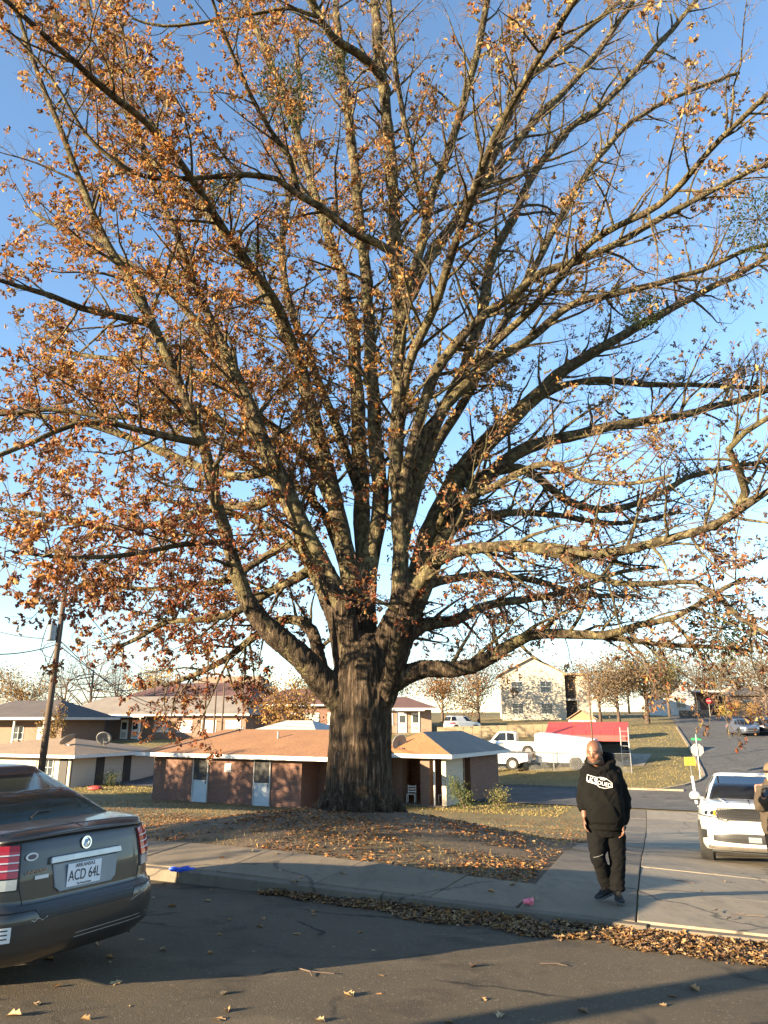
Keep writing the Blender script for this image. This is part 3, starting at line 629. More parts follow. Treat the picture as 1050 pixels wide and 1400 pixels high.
print('oak leaves', n, 'twig quads', sum(len(x) for x in TW['F']), 'branch quads', sum(len(x) for x in BR['F']))
# mistletoe balls, evergreen
for k, (px, py, D, r) in enumerate([(392, 130, 15, .75), (458, 85, 17, .55), (303, 258, 17, .40), (1035, 300, 17, .9), (880, 425, 17.5, .5), (352, 345, 18, .4), (985, 860, 14, .6)]):
    c0 = np.array(T(at(px, py, D))); N = int(900*r/.6)
    dd = rand_dirs(N); rad = r*rng.random(N)**.4
    V, f, c = leaf_arrays(c0 + dd*rad[:, None], rng.uniform(.05, .095, N), dd + rand_dirs(N)*.5, rand_dirs(N), .05)
    o = tag(obj('mistletoe', fast_mesh('mistletoe', V, f, c), 'leaf_mistletoe', oak), kind='stuff')
    mb = MB()
    for j in range(26):
        e = Vector(c0) + Vector(dd[j])*rad[j]; mb.tube([Vector(c0), (Vector(c0)+e)/2 + Vector(rand_dirs(1)[0])*.05, e], [.012, .008, .004], 4)
    mb.build('stem', 'bark_twig', o)

# ------------------------------------------------------------------ fallen leaves
def scatter(name, pts, smin, smax, pal, stand=.35, lift=.012):
    P = np.array(pts); n = len(P); a = rand_dirs(n); a[:, 2] = rng.uniform(-.12, stand, n)
    nr = rand_dirs(n)*.45 + np.array([0, 0, 1.0]); P = P.copy(); P[:, 2] += rng.uniform(.002, lift, n)
    V, f, c = leaf_arrays(P, rng.uniform(smin, smax, n), a, nr, .3)
    return tag(obj(name, fast_mesh(name, V, f, c, np.repeat(pick_cols(n, pal, .25), NL, axis=0)), 'leaf_litter'), kind='stuff')
TAN = [(.28, .18, .08), (.21, .12, .056), (.15, .085, .046), (.33, .22, .11), (.26, .13, .046), (.10, .06, .038)]
pts = []
while len(pts) < 11500:                                             # the drift along the gutter
    r_ = rng.uniform(-5.6, 6.0); wd = np.interp(r_, [-5.6, -4.2, -2.5, -.5, 1, 6], [.08, .30, .52, .68, .72, .7])*(1 + .35*noise.noise(Vector((r_*1.1, 7, 0)))); k = rng.random()**1.4
    v_ = KV - .05 - k*wd*1.25 + .1*noise.noise(Vector((r_*2.2, 0, 0)))
    if noise.noise(Vector((r_*1.6, v_*2.5, 3))) < -.22 and rng.random() < .8: continue
    x, y = XY(r_, v_); pts.append((x, y, gz(x, y) + .03*(1-k)*rng.random()))
scatter('leaf_drift', pts, .022, .078, TAN, .3, .022)['label'] = 'drift of dry tan leaves along the gutter'
pts = []
while len(pts) < 32000:                                            # leaves on the bare ground below the oak
    r_ = rng.uniform(-30, -2.5); v_ = 10.28 + abs(rng.normal())*6.5 if rng.random() < .6 else rng.uniform(10.28, 40)
    if v_ > 40: continue
    x, y = XY(r_, v_); q = noise.noise(Vector((x*.45, y*.45, 1.3))) + .5*noise.noise(Vector((x*1.7, y*1.7, 4)))
    if q < rng.uniform(-.35, .50) - (.5 if v_ < 12.0 and r_ > -7 else 0): continue
    if r_ > -2.5 + SK*(v_-9): continue
    if (x-TREE.x)**2 + (y-TREE.y)**2 < .9: continue
    pts.append((x, y, gz(x, y)))
scatter('leaf_litter', pts, .035, .085, TAN + [(.42, .2, .07), (.34, .13, .05)], .28, .02)['label'] = 'brown and orange leaves strewn on the bare lawn'
dry_me = [one_leaf('fallen_leaf', fo, i) for i, fo in enumerate((.05, .3, .45))]
for m in dry_me: m.materials.append(MAT['leaf_dry'])
spots = []
while len(spots) < 120:
    r_ = rng.uniform(-8, 4); v_ = rng.uniform(3.8, KV-.3); spots.append((r_, v_))
while len(spots) < 150:
    spots.append((rng.uniform(-7, 3), rng.uniform(KV+.2, 15) if rng.random() < .4 else rng.uniform(KV+.2, 10.1)))
for i, (r_, v_) in enumerate(spots):
    if v_ > 10.15 and r_ < -2.4: r_ = rng.uniform(-2.2, 3)
    x, y = XY(r_, v_); o = bpy.data.objects.new('fallen_leaf', dry_me[i % 3]); COL.objects.link(o)
    st = v_ < KV; s_ = rng.uniform(.045, .11)
    o.location = (x, y, gz(x, y) + (.0 if st else .035) + .002); o.rotation_euler = (rng.uniform(-.18, .18), rng.uniform(-.18, .18), rng.uniform(0, 6.28)); o.scale = (s_, s_*rng.uniform(.9, 1.3), s_)
    if st: tag(o, 'single curled dry leaf lying on the asphalt street', 'leaf', 'dry leaves scattered on the asphalt')
    else: tag(o, 'single curled dry leaf lying on the concrete paving', 'leaf', 'dry leaves scattered on the concrete')
for i in range(16):                                                # bare twigs on the driveway and the street
    r_, v_ = (rng.uniform(-.9, 2.6), rng.uniform(9.3, 14)) if i < 10 else (rng.uniform(-5, 2), rng.uniform(5, 8))
    x, y = XY(r_, v_); z = gz(x, y) + (.042 if v_ > KV else .012); a = rng.uniform(0, 6.28); L = rng.uniform(.15, .42); mb = MB()
    p0 = Vector((x, y, z)); d = Vector((math.cos(a), math.sin(a), 0))
    q = [p0, p0 + d*L*.5 + Vector((d.y, -d.x, .04))*L*.12, p0 + d*L]
    for qq in q: qq.z = gz(qq.x, qq.y) + (.042 if v_ > KV else .012)
    mb.tube(q, [.006, .005, .003], 5); mb.tube([q[1], q[1] + Vector((d.y, -d.x, 0))*L*.25 + d*L*.2], [.004, .002], 4)
    o = mb.build('fallen_twig', 'bark_twig')
    if i < 10: tag(o, 'thin dark forked twig lying on the pale driveway', 'twig', 'twigs fallen on the driveway')
    else: tag(o, 'thin dark forked twig lying on the asphalt', 'twig', 'twigs fallen on the street')
# short dry grass on the lawn
def grass(name, pts, h0, h1, pal, wd=.006):
    P = np.array(pts); n = len(P); d = rand_dirs(n, 1.2); h = rng.uniform(h0, h1, n); sd_ = np.cross(d, rand_dirs(n)); sd_ /= np.linalg.norm(sd_, axis=1, keepdims=True)+1e-9
    V = np.stack([P - sd_*wd, P + sd_*wd, P + d*h[:, None]], 1).reshape(-1, 3)
    return tag(obj(name, fast_mesh(name, V, np.arange(3*n), np.full(n, 3), np.repeat(pick_cols(n, pal), 3, axis=0)), 'leaf_bg'), kind='stuff')
pts = []
while len(pts) < 22000:
    r_ = rng.uniform(-26, -2.6); v_ = rng.uniform(10.30, 31); x, y = XY(r_, v_)
    if noise.noise(Vector((x*.35, y*.35, 8))) < rng.uniform(-.1, .35) or r_ > -2.55 + SK*(v_-9): continue
    if (x-TREE.x)**2 + (y-TREE.y)**2 < 1.2: continue
    pts.append((x, y, gz(x, y)))
grass('lawn_grass', pts, .03, .09, [(.22, .17, .07), (.28, .21, .09), (.13, .12, .045), (.3, .21, .11)], .005)['label'] = 'sparse dry grass on the lawn under the oak'
pts = []
while len(pts) < 45000:
    r_ = rng.uniform(-60, 1.5); v_ = rng.choice((rng.uniform(49.2, 62), rng.uniform(60, 92), rng.uniform(37, 41.8)))
    if r_ + .10*(v_-9) > 2.4 - max(0, min(1, (54.5-v_)/6.5))**2*4.0: continue
    if 57 < v_ < 64.5 and -26.5 < r_ < -5.5: continue
    if v_ < 42 and -14 < r_ + .10*(v_-9) < 30 and r_ > -8: continue
    x, y = XY(r_, v_); pts.append((x, y, gz(x, y)))
grass('verge_grass', pts, .05, .13, [(.27, .21, .07), (.34, .25, .08), (.16, .16, .05), (.38, .28, .1)], .02)['label'] = 'dry yellow green grass on the verges beyond the houses'
# ------------------------------------------------------------------ vehicles
mat('paint_grey', (.058, .056, .052), (.050, .048, .045), 3, .34, .5, coat=.6, bmp=.01, bscale=400)
mat('paint_white', (.62, .61, .57), (.58, .57, .53), 2, .28, coat=.6)
mat('paint_navy', (.10, .12, .17), None, 2, .3, .4, coat=.6)
mat('paint_black', (.02, .02, .022), None, 2, .3, .2, coat=.6)
mat('paint_red', (.35, .03, .03), None, 2, .35, coat=.5)
mat('trim_black', (.015, .015, .015), (.022, .022, .022), 30, .55)
mat('rubber', (.018, .018, .018), (.03, .028, .026), 20, .85, bmp=.1)
mat('chrome', (.72, .72, .72), (.6, .6, .6), 10, .18, 1.0)
mat('silver', (.42, .42, .42), (.34, .34, .34), 10, .35, .9)
mat('plate_white', (.72, .75, .78), (.66, .69, .73), 5, .5)
mat('plate_bezel', (.22, .25, .28), (.17, .2, .23), 6, .4, .2)
mat('ink', (.02, .022, .03), None, 10, .6)
mat('sticker', (.7, .7, .68), (.6, .6, .58), 12, .6)
mat('scuff', (.45, .42, .38), (.3, .28, .25), 60, .8)
mat('seat_cloth', (.05, .05, .048), None, 30, .9)
mat('grime', (.12, .10, .08), (.07, .06, .05), 8, .9)
glassmat('glass_car', (.030, .042, .036), .07, .30); glassmat('glass_dark', (.01, .011, .013), .03, .12); glassmat('glass_lamp', (.5, .5, .5), .05, .55)
m, t, p = newmat('lens_red'); p.inputs['Base Color'].default_value = (.40, .012, .016, 1); p.inputs['Roughness'].default_value = .12; p.inputs['Coat Weight'].default_value = .6
m, t, p = newmat('lens_clear'); p.inputs['Base Color'].default_value = (.55, .56, .57, 1); p.inputs['Roughness'].default_value = .12; p.inputs['Metallic'].default_value = .5
m, t, p = newmat('lens_amber'); p.inputs['Base Color'].default_value = (.6, .2, .02, 1); p.inputs['Roughness'].default_value = .15
# honeycomb for grilles is geometry below

class Shell:
    """a car body as rings round its plan outline; x forward, origin on the ground at mid length"""
    def __init__(s, L, W, belt, levels, nx=5.0, ny=5.0, N=96, rear_ledge=0, deck=.04, front_r=None):
        s.L, s.W, s.belt, s.levels, s.N, s.nx, s.ny, s.ledge, s.deck = L, W, belt, levels, N, nx, ny, rear_ledge, deck
    def plan(s, a, inset=0.0):
        c, q = math.cos(a), math.sin(a); e = 2/s.nx
        return ((s.L/2-inset)*math.copysign(abs(c)**e, c), (s.W/2-inset)*math.copysign(abs(q)**e, q))
    def inset(s, z, x):
        zz = [l[0] for l in s.levels]; a = np.interp(z, zz, [l[1] for l in s.levels]); f = np.interp(z, zz, [l[2] for l in s.levels]); b = np.interp(z, zz, [l[3] for l in s.levels])
        k = x/(s.L/2); return a, (f if k > 0 else b)*smooth01(np.array(abs(k)), .80, .97)
    def pt(s, a, z, off=0.0):
        x, y = s.plan(a); si, fi = s.inset(z, x)
        x = x - math.copysign(float(fi), x) - math.copysign(min(.0, .0), x); y = y*(1 - float(si)/(s.W/2))
        p = Vector((x, y, z))
        if off:
            e = .02; q1 = s.pt(a+e, z) - s.pt(a-e, z); q2 = s.pt(a, z+.01) - s.pt(a, z-.01); n = q1.cross(q2).normalized()
            if n.dot(Vector((x, y, 0))) < 0: n = -n
            p += n*off
        return p
    def bz(s, x): return float(np.interp(x, [b[0] for b in s.belt], [b[1] for b in s.belt]))
    def body(s, name, mt, parent, arches=(), zs=12):
        z0 = s.levels[0][0]; R = []
        A = [2*PI*k/s.N for k in range(s.N)]
        for j in range(zs+1):
            ring = []
            for a in A:
                x, y = s.plan(a); top = s.bz(x); ring.append(s.pt(a, z0 + (top-z0)*j/zs))
            R.append(ring)
        for k, (sc, dz) in enumerate(((.985, .022), (.95, .040), (.85, .056), (.6, .072), (.3, .078), (.02, .080))):
            R.append([Vector((q.x*(1-(1-sc)*.06*0) if abs(q.x) < s.L/2*.9 else q.x*(.985 if k else .995) , q.y*sc, s.bz(q.x) + dz*s.deck/.08)) for q in R[zs]])
        mb = MB(); mb.rings(R, cap=True); o = mb.build(name, mt, parent, smooth=True)
        cut = []
        for ax, r in arches:
            c = MB(); c.wheel((ax, 0, r*.98), (0, 1, 0), [(r*1.17, -s.W), (r*1.17, s.W)], 32); cu = c.build('cutter', None)
            b = o.modifiers.new('arch', 'BOOLEAN'); b.operation = 'DIFFERENCE'; b.object = cu; b.solver = 'EXACT'; cu.parent = parent; cut.append(cu)
        if cut:
            bake(o)
            for cu in cut: bpy.data.objects.remove(cu)
        return o
    def patch(s, name, a0, a1, zf0, zf1, mt, parent, off=.006, nu=10, nv=5, th=.012):
        """a panel lying on the shell between two plan angles and two heights (heights may be functions of t)"""
        f0 = zf0 if callable(zf0) else (lambda t: zf0); f1 = zf1 if callable(zf1) else (lambda t: zf1)
        G, H = [], []
        for i in range(nu+1):
            t = i/nu; a = a0 + (a1-a0)*t
            for j in range(nv+1):
                z = f0(t) + (f1(t)-f0(t))*j/nv; G.append(s.pt(a, z, off)); H.append(s.pt(a, z, off-th))
        n = len(G); mv = nv+1; fs = []
        for i in range(nu):
            for j in range(nv): fs.append((i*mv+j, (i+1)*mv+j, (i+1)*mv+j+1, i*mv+j+1))
        bot = [tuple(k+n for k in reversed(f)) for f in fs]; rim = []
        edge = [i*mv for i in range(nu+1)] + [nu*mv+j for j in range(1, nv+1)] + [i*mv+nv for i in range(nu-1, -1, -1)] + [j for j in range(nv-1, 0, -1)]
        for k in range(len(edge)): a_, b_ = edge[k], edge[(k+1) % len(edge)]; rim.append((a_, a_+n, b_+n, b_))
        return MB().add(G+H, fs+bot+rim).build(name, mt, parent, smooth=False)
def ang_y(sh, y, front=False):                                     # plan angle at which the shell has the given y
    q = abs(2*y/sh.W)**(sh.nx/2); a = math.asin(min(1, q)); a = a if y >= 0 else -a
    return a if front else PI - a
def greenhouse(parent, x0, x1, w0, x2, x3, w1, z0f, z1, paint, glass, n=7.0, N=96, pill=4, roof=.05, pillars=(90,), interior=True):
    """x0..x1 base of the glass, x2..x3 roof; windows are children of the car"""
    e = 2/n
    def ring(t, sc=1.0, dz=0):
        R = []
        for k in range(N):
            a = 2*PI*(k+.5)/N; c, q = math.cos(a), math.sin(a)
            lx0, lx1, ww = x0+(x2-x0)*t, x1+(x3-x1)*t, w0+(w1-w0)*max(t, 0)**1.25
            cx, hx = (lx0+lx1)/2, (lx1-lx0)/2
            x = cx + hx*sc*math.copysign(abs(c)**e, c); y = ww*sc*math.copysign(abs(q)**e, q)
            zb = z0f(x); bow = .02*math.sin(PI*t); R.append(Vector((x + math.copysign(bow, c)*(abs(c) > .7), y + math.copysign(bow, q)*(abs(q) > .7), zb + (z1-zb)*t + dz)))
        return R
    ts = [-.06, .06, .5, .93, 1.0]; rings = [ring(t) for t in ts]
    top = [ring(1.0, .97, .022), ring(1.0, .85, roof*.75), ring(1.0, .5, roof), ring(1.0, .02, roof*1.05)]
    full = rings + top; frame = MB(); used = {}
    deg = 360/N; wins = {}
    for i in range(len(full)-1):
        for k in range(N):
            mid = ((k+1) % N)*deg + 0
            mid = (k+1)*deg % 360; k2 = (k+1) % N
            w_ = None
            if i in (1, 2):
                for nm, lo, hi in (('windscreen', -45+pill, 45-pill), ('rear_window', 135+pill, 225-pill)):
                    m2 = mid if mid < 300 else mid-360
                    if lo <= m2 <= hi: w_ = nm
                for sgn, base in (('l', 0), ('r', 180)):
                    m2 = mid if base == 0 else 360-mid
                    edges = [45+pill] + list(pillars) + [135-pill]
                    for q in range(len(edges)-1):
                        if edges[q] + (1.2 if q else 0) <= m2 <= edges[q+1] - (1.2 if q < len(edges)-2 else 0): w_ = 'side_window%s%d' % (sgn, q)
            quad = [full[i][k], full[i][k2], full[i+1][k2], full[i+1][k]]
            if w_: wins.setdefault(w_, []).append(quad)
            else: frame.add(quad, [(0, 1, 2, 3)])
    def weld(mb, name, mt, sm=True):
        me = mb.mesh(name); bm = bmesh.new(); bm.from_mesh(me); bmesh.ops.remove_doubles(bm, verts=bm.verts, dist=.0005); bmesh.ops.recalc_face_normals(bm, faces=bm.faces); bm.to_mesh(me); bm.free()
        return obj(name, me, mt, parent, smooth=sm)
    fr = weld(frame, 'roof_and_pillars', paint)
    out = {'frame': fr}
    for nm, qs in wins.items():
        mb = MB()
        for q in qs: mb.add(q, [(0, 1, 2, 3)])
        o = weld(mb, nm.rstrip('lr0123456789') if nm.startswith('side') else nm, glass); so = o.modifiers.new('th', 'SOLIDIFY'); so.thickness = .008; so.offset = -1; out[nm] = o
    return out
def add_wheel(parent, x, y, r, w_=.22, spokes=5, rim='silver', side=1):
    mb = MB(); hw = w_/2
    mb.wheel((x, y, r), (0, 1, 0), [(r*.62, -hw), (r*.93, -hw), (r, -hw*.72), (r, hw*.72), (r*.93, hw), (r*.62, hw), (r*.62, -hw)], 32)
    ty = mb.build('wheel', 'rubber', parent, smooth=False)
    o = side*hw*.75; m2 = MB(); m2.wheel((x, y+o, r), (0, side, 0), [(r*.60, .02), (r*.64, .02), (r*.64, -.10), (r*.56, -.10), (r*.56, .0)], 28)
    m2.wheel((x, y+o, r), (0, side, 0), [(.02, .012), (r*.15, .012), (r*.17, -.02)], 14)
    for k in range(spokes):
        a = 2*PI*k/spokes + .3; c, q = math.cos(a), math.sin(a)
        m2.bar((x+c*r*.1, y+o, r+q*r*.1), (x+c*r*.6, y+o, r+q*r*.6), r*.17, .03, (0, 1, 0))
    m2.build('rim', rim, ty); m3 = MB(); m3.wheel((x, y+o-side*.07, r), (0, side, 0), [(.01, 0), (r*.5, 0), (r*.5, -.02)], 24); m3.build('brake_disc', 'grime', ty)
    return ty

# ---- the grey sedan
def rear_m(x, y, z): return Matrix(((0, 0, -1, x), (-1, 0, 0, y), (0, 1, 0, z), (0, 0, 0, 1)))   # text plane facing backwards
plate_w = at(119, 1190, 6.2)
hd = Vector((-CA, SA, 0)); sed_rot = math.atan2(hd.y, hd.x) + math.radians(-5.5)
LS = 4.84
sed_loc = Vector((plate_w.x, plate_w.y, 0)) + Vector((math.cos(sed_rot), math.sin(sed_rot), 0))*(LS/2-.07)
sed_loc.z = gz(plate_w.x - .5, plate_w.y)
sedan = thing('sedan_car', 'dark grey four door sedan parked tail to the viewer with red tail lights', 'car', sed_loc, sed_rot)
sh = Shell(LS, 1.86, [(-2.42, .975), (-2.2, 1.03), (-1.7, 1.04), (-.6, .97), (.9, .95), (1.6, .90), (2.1, .82), (2.42, .70)],
           [(.21, .07, .12, .10), (.30, .01, .02, .015), (.40, 0, 0, 0), (.52, 0, .0, .0), (.565, .005, .01, .018), (.585, .006, .02, .07), (.78, .02, .03, .085), (.95, .05, .09, .12), (1.04, .085, .14, .16), (1.3, .1, .2, .2)], nx=5.5)
sh.body('body', 'paint_grey', sedan, [(-1.42, .325), (1.42, .325)], 26)
zb = lambda x: sh.bz(x) + .012
gh = greenhouse(sedan, -1.86, 1.28, .80, -.95, .25, .585, zb, 1.41, 'paint_grey', 'glass_car', pill=3.8)
for x in (-1.42, 1.42):
    for s_ in (-1, 1): add_wheel(sedan, x, s_*.80, .325, .21, 7, side=s_)
mb = MB(); mb.box((-.55, 0, .62), (1.9, 1.44, .55)); mb.box((-1.25, 0, .93), (.55, 1.3, .06)); itr = mb.build('interior', 'seat_cloth', sedan, bevel=.03)
for y in (-.42, 0, .42): MB().box((-1.02, y, 1.06), (.10, .26, .16)).build('headrest', 'seat_cloth', itr, bevel=.03)
for y in (-.36, .36): MB().box((.15, y, .92), (.16, .46, .55), Matrix.Rotation(-.2, 3, 'Y')).build('seat_back', 'seat_cloth', itr, bevel=.05)
mb = MB(); mb.box((-1.35, .2, 1.01), (.02, .34, .015)); mb.tube([(-1.78, .12, 1.10), (-1.72, .02, 1.13), (-1.7, -.10, 1.125)], .008, 6); mb.build('washer_arm', 'trim_black', sedan)
for s_ in (1, -1):                                                 # tail lights: red lens with white bars, clear lower strip
    y0, y1 = .655*s_, .915*s_
    a0 = ang_y(sh, .575*s_); a1 = ang_y(sh, .926*s_)
    sl = (lambda t: .775 + .02*t); tl = (lambda t: .975 + .02*t)
    sh.patch('light_housing', a0 + .02*s_, a1, lambda t: .69, lambda t: .99 + .02*t, 'trim_black', sedan, .004, 12, 6)
    L = sh.patch('tail_light', a0, a1, sl, tl, 'lens_red', sedan, .016, 12, 6)
    for k in range(3):
        z = .82 + .048*k; sh.patch('light_bar', a0, a1, z, z+.008, 'sticker', L, .021, 12, 1, .006)
    sh.patch('reversing_light', a0, a1, .70, .768, 'lens_clear', sedan, .014, 12, 2)
    sh.patch('corner_reflector', ang_y(sh, .90*s_), ang_y(sh, .924*s_), .50, .535, 'chrome', sedan, .010, 4, 2)
def rx(y, z): return sh.pt(ang_y(sh, y), z).x
# boot lid: shut lines, chrome strip, plate recess
def shut(poly, w_=.007, name='shut_line', mt='trim_black', off=.001):
    mb = MB()
    for (ya, za), (yb, zb_) in zip(poly[:-1], poly[1:]):
        n = 6
        P = [sh.pt(ang_y(sh, ya+(yb-ya)*k/n), za+(zb_-za)*k/n, off) for k in range(n+1)]; mb.tube(P, w_/2, 5)
    return mb.build(name, mt, sedan)
for s_ in (1, -1): shut([(.565*s_, .985), (.56*s_, .90), (.555*s_, .72), (.52*s_, .60)])
shut([(.56, .592), (0, .584), (-.56, .592)], .014)
sh.patch('bumper_step', ang_y(sh, .42), ang_y(sh, -.42), .495, .555, 'trim_black', sedan, .003, 20, 2, .006)
shut([(.90, .568), (.45, .562), (.40, .50), (-.40, .50), (-.45, .562), (-.90, .568)], .008, 'bumper_seam')
for z0_, wd in ((.345, .52), (.318, .56)): shut([(-wd-.1, z0_+.01), (wd*.2, z0_)], .006, 'bumper_crease', 'silver', .0)
lip = MB(); P = [sh.pt(ang_y(sh, y), .985 + .035*(1-(abs(y)/.8)**3), .02) for y in np.linspace(-.70, .70, 25)]
lip.tube(P, [.014]*25, 8, sq=(1, .8)); lip.build('boot_lip', 'paint_grey', sedan, smooth=True)
xr = rx(0, .85) - .004
pt_ = MB(); pt_.prism([(-.30, .83), (.30, .83), (.275, .67), (.235, .635), (-.235, .635), (-.275, .67)], 0, .016, lambda u, q, d: (rx(0, q) + .004 - d, u, q)); pt_.build('plate_recess', 'plate_bezel', sedan, bevel=.006)
ch = MB(); ch.prism([(-.325, .835), (.325, .835), (.318, .882), (-.318, .882)], 0, .035, lambda u, q, d: (rx(0, q) + .004 - d, u, q)); ch.build('chrome_strip', 'silver', sedan, bevel=.006)
lp = MB(); lp.box((rx(0, .73) - .020, .03, .735), (.006, .305, .158)); lp = lp.build('licence_plate', 'plate_white', sedan, bevel=.002)
tm = Matrix.Rotation(-.1, 4, 'Y')
for body, size, dz in (('ACD 64L', .105, -.008), ('ARKANSAS', .036, .060), ('The Natural State', .018, -.066)):
    me = text_mesh(body, size); me.transform(Matrix.Translation((rx(0, .73) - .0245, .03, .735 + dz)) @ rear_m(0, 0, 0) @ Matrix.Scale(.70 if size > .1 else 1, 4, (1, 0, 0))); obj('lettering', me, 'ink', lp)
me = text_mesh('UNIVERSO', .038); me.transform(rear_m(rx(.44, .79) - .004, .425, .80)); obj('lettering', me, 'chrome', sedan)
MB().box((rx(.40, .75) - .003, .385, .76), (.006, .11, .024)).build('trim_badge', 'sticker', sedan)
EZ = .94
em = MB(); em.wheel((rx(0, EZ) - .003, 0, EZ), (-1, 0, .12), [(.036, .0), (.046, .0), (.046, .012), (.036, .012), (.036, 0)], 26); em.wheel((rx(0, EZ) - .003, 0, EZ), (-1, 0, .12), [(.002, .006), (.034, .004), (.034, 0)], 22)
for k in (-1, 0, 1): em.tube([(rx(0, EZ) - .010, .012 + k*.012, EZ-.024), (rx(0, EZ)-.012, .004 + k*.010, EZ), (rx(0, EZ) - .010, -.012+k*.012, EZ+.024)], .004, 5)
em.build('emblem', 'chrome', sedan)
a_b = [(.05*math.cos(k*PI/12), .028*math.sin(k*PI/12)) for k in range(24)]
MB().prism(a_b, 0, .006, lambda u, q, d: (rx(.46, .90) - d, .46+u, .90+q)).build('dealer_badge', 'sticker', sedan); MB().prism([(u*.7, q*.6) for u, q in a_b], .006, .008, lambda u, q, d: (rx(.46, .90) - d, .46+u, .90+q)).build('badge_centre', 'paint_navy', sedan)
stk = sh.patch('bumper_sticker', ang_y(sh, .70), ang_y(sh, .61), .385, .48, 'sticker', sedan, .003, 5, 3, .004)
for k in range(3): sh.patch('print_line', ang_y(sh, .69), ang_y(sh, .63), .46 - .026*k, .468 - .026*k, 'ink', stk, .0045, 4, 1, .002)
P = [sh.pt(ang_y(sh, .48 - .02*k), .50 - .010*math.sin(k*1.9), .001) for k in range(7)]; MB().tube(P, .003, 5).build('paint_scrape', 'scuff', sedan)
P = [sh.pt(ang_y(sh, -.40 - .03*k), .47 + .010*k, .000) for k in range(8)]; MB().tube(P, .002, 5).build('paint_scrape', 'scuff', sedan)
for y in (-.55,): MB().tube([(-2.30, y, .22), (-1.9, y, .24)], .03, 10).build('exhaust', 'grime', sedan)
for s_ in (1, -1):
    mr_ = MB(); mr_.ell((.85, s_*1.0, 1.0), (.09, .11, .075)); mr_.build('wing_mirror', 'paint_grey', sedan, smooth=True)
    for x in (-.55, .45): MB().box((x, s_*.915, .84), (.16, .03, .022)).build('door_handle', 'paint_grey', sedan, bevel=.006)
MB().box((0, 0, .24), (4.2, 1.5, .12)).build('underbody', 'trim_black', sedan)

# ---- the white SUV on the driveway, nose to the viewer
def front_m(x, y, z): return Matrix(((0, 0, 1, x), (1, 0, 0, y), (0, 1, 0, z), (0, 0, 0, 1)))
LSV = 5.05
sf = at(1036, 1180, 14.7); hx = Vector((-SA - .10*0, -CA, 0)); suv_rot = math.atan2(-CA, -SA + .02)
suv_loc = Vector((sf.x, sf.y, 0)) - Vector((math.cos(suv_rot), math.sin(suv_rot), 0))*(LSV/2 - .05)
za, zb_ = gz(sf.x, sf.y), gz(*(suv_loc*2 - Vector((sf.x, sf.y, 0))).xy)
suv_loc.z = (za+zb_)/2 + .03
suv = thing('suv_car', 'white sport utility vehicle with black honeycomb grille standing on the driveway', 'car', suv_loc, suv_rot)
suv.rotation_euler = (0, -math.atan2(za-zb_, LSV), suv_rot)
sv = Shell(LSV, 1.96, [(-2.52, 1.12), (-1.5, 1.14), (.8, 1.12), (1.2, 1.135), (1.9, 1.10), (2.3, 1.05), (2.52, 1.0)],
           [(.27, .06, .14, .08), (.36, .0, .03, .0), (.50, 0, 0, 0), (.74, 0, .0, .0), (.86, .01, .03, .02), (.96, .03, .075, .04), (1.04, .05, .12, .06), (1.12, .08, .2, .1), (1.3, .1, .3, .2)], nx=4.6)
sv.body('body', 'paint_white', suv, [(-1.50, .39), (1.55, .39)], 24)
zs_ = lambda x: sv.bz(x) + .015
greenhouse(suv, -2.40, 1.12, .84, -2.05, .30, .60, zs_, 1.68, 'paint_white', 'glass_dark', pill=4.2, pillars=(75, 108))
for x in (-1.50, 1.55):
    for s_ in (-1, 1): add_wheel(suv, x, s_*.84, .39, .26, 6, 'trim_black', side=s_)
ff = lambda y: ang_y(sv, y, True)
gp = sv.patch('grille', ff(-.60), ff(.60), lambda t: .80 + .02*abs(t-.5)*2, lambda t: .985 - .02*abs(t-.5)*2, 'trim_black', suv, .004, 26, 4, .02)
# honeycomb bars of the grille
hc = MB()
for row in range(4):
    for k in range(34):
        y = -.57 + k*.0345 + (.017 if row % 2 else 0); z = .825 + row*.043
        if abs(y) > .57: continue
        P = [sv.pt(ff(y + .019*math.cos(q*PI/3+PI/6)), z + .026*math.sin(q*PI/3+PI/6), .012) for q in range(6)]
        hc.tube(P + [P[0]], .0035, 4, cap=False)
tag(hc.build('honeycomb', 'trim_black', gp), kind='stuff')
rim_ = [sv.pt(ff(y), z, .010) for y, z in [(-.62, .90), (-.60, .985), (-.3, .992), (0, .995), (.3, .992), (.60, .985), (.62, .90), (.58, .80), (.45, .775), (.40, .80), (0, .80), (-.40, .80), (-.45, .775), (-.58, .80), (-.62, .90)]]
MB().tube(rim_, .014, 6).build('grille_frame', 'trim_black', suv)
lg = sv.patch('lower_grille', ff(-.70), ff(.70), lambda t: .40 + .03*abs(t-.5)*2, lambda t: .575 - .05*abs(t-.5)*2, 'trim_black', suv, .003, 26, 4, .02)
for k in range(4): sv.patch('grille_slat', ff(-.62), ff(.62), .425+.036*k, .435+.036*k, 'trim_black', lg, .010, 22, 1, .01)
sv.patch('tow_plate', ff(-.10), ff(.12), .43, .52, 'plate_bezel', suv, .018, 6, 3, .02)
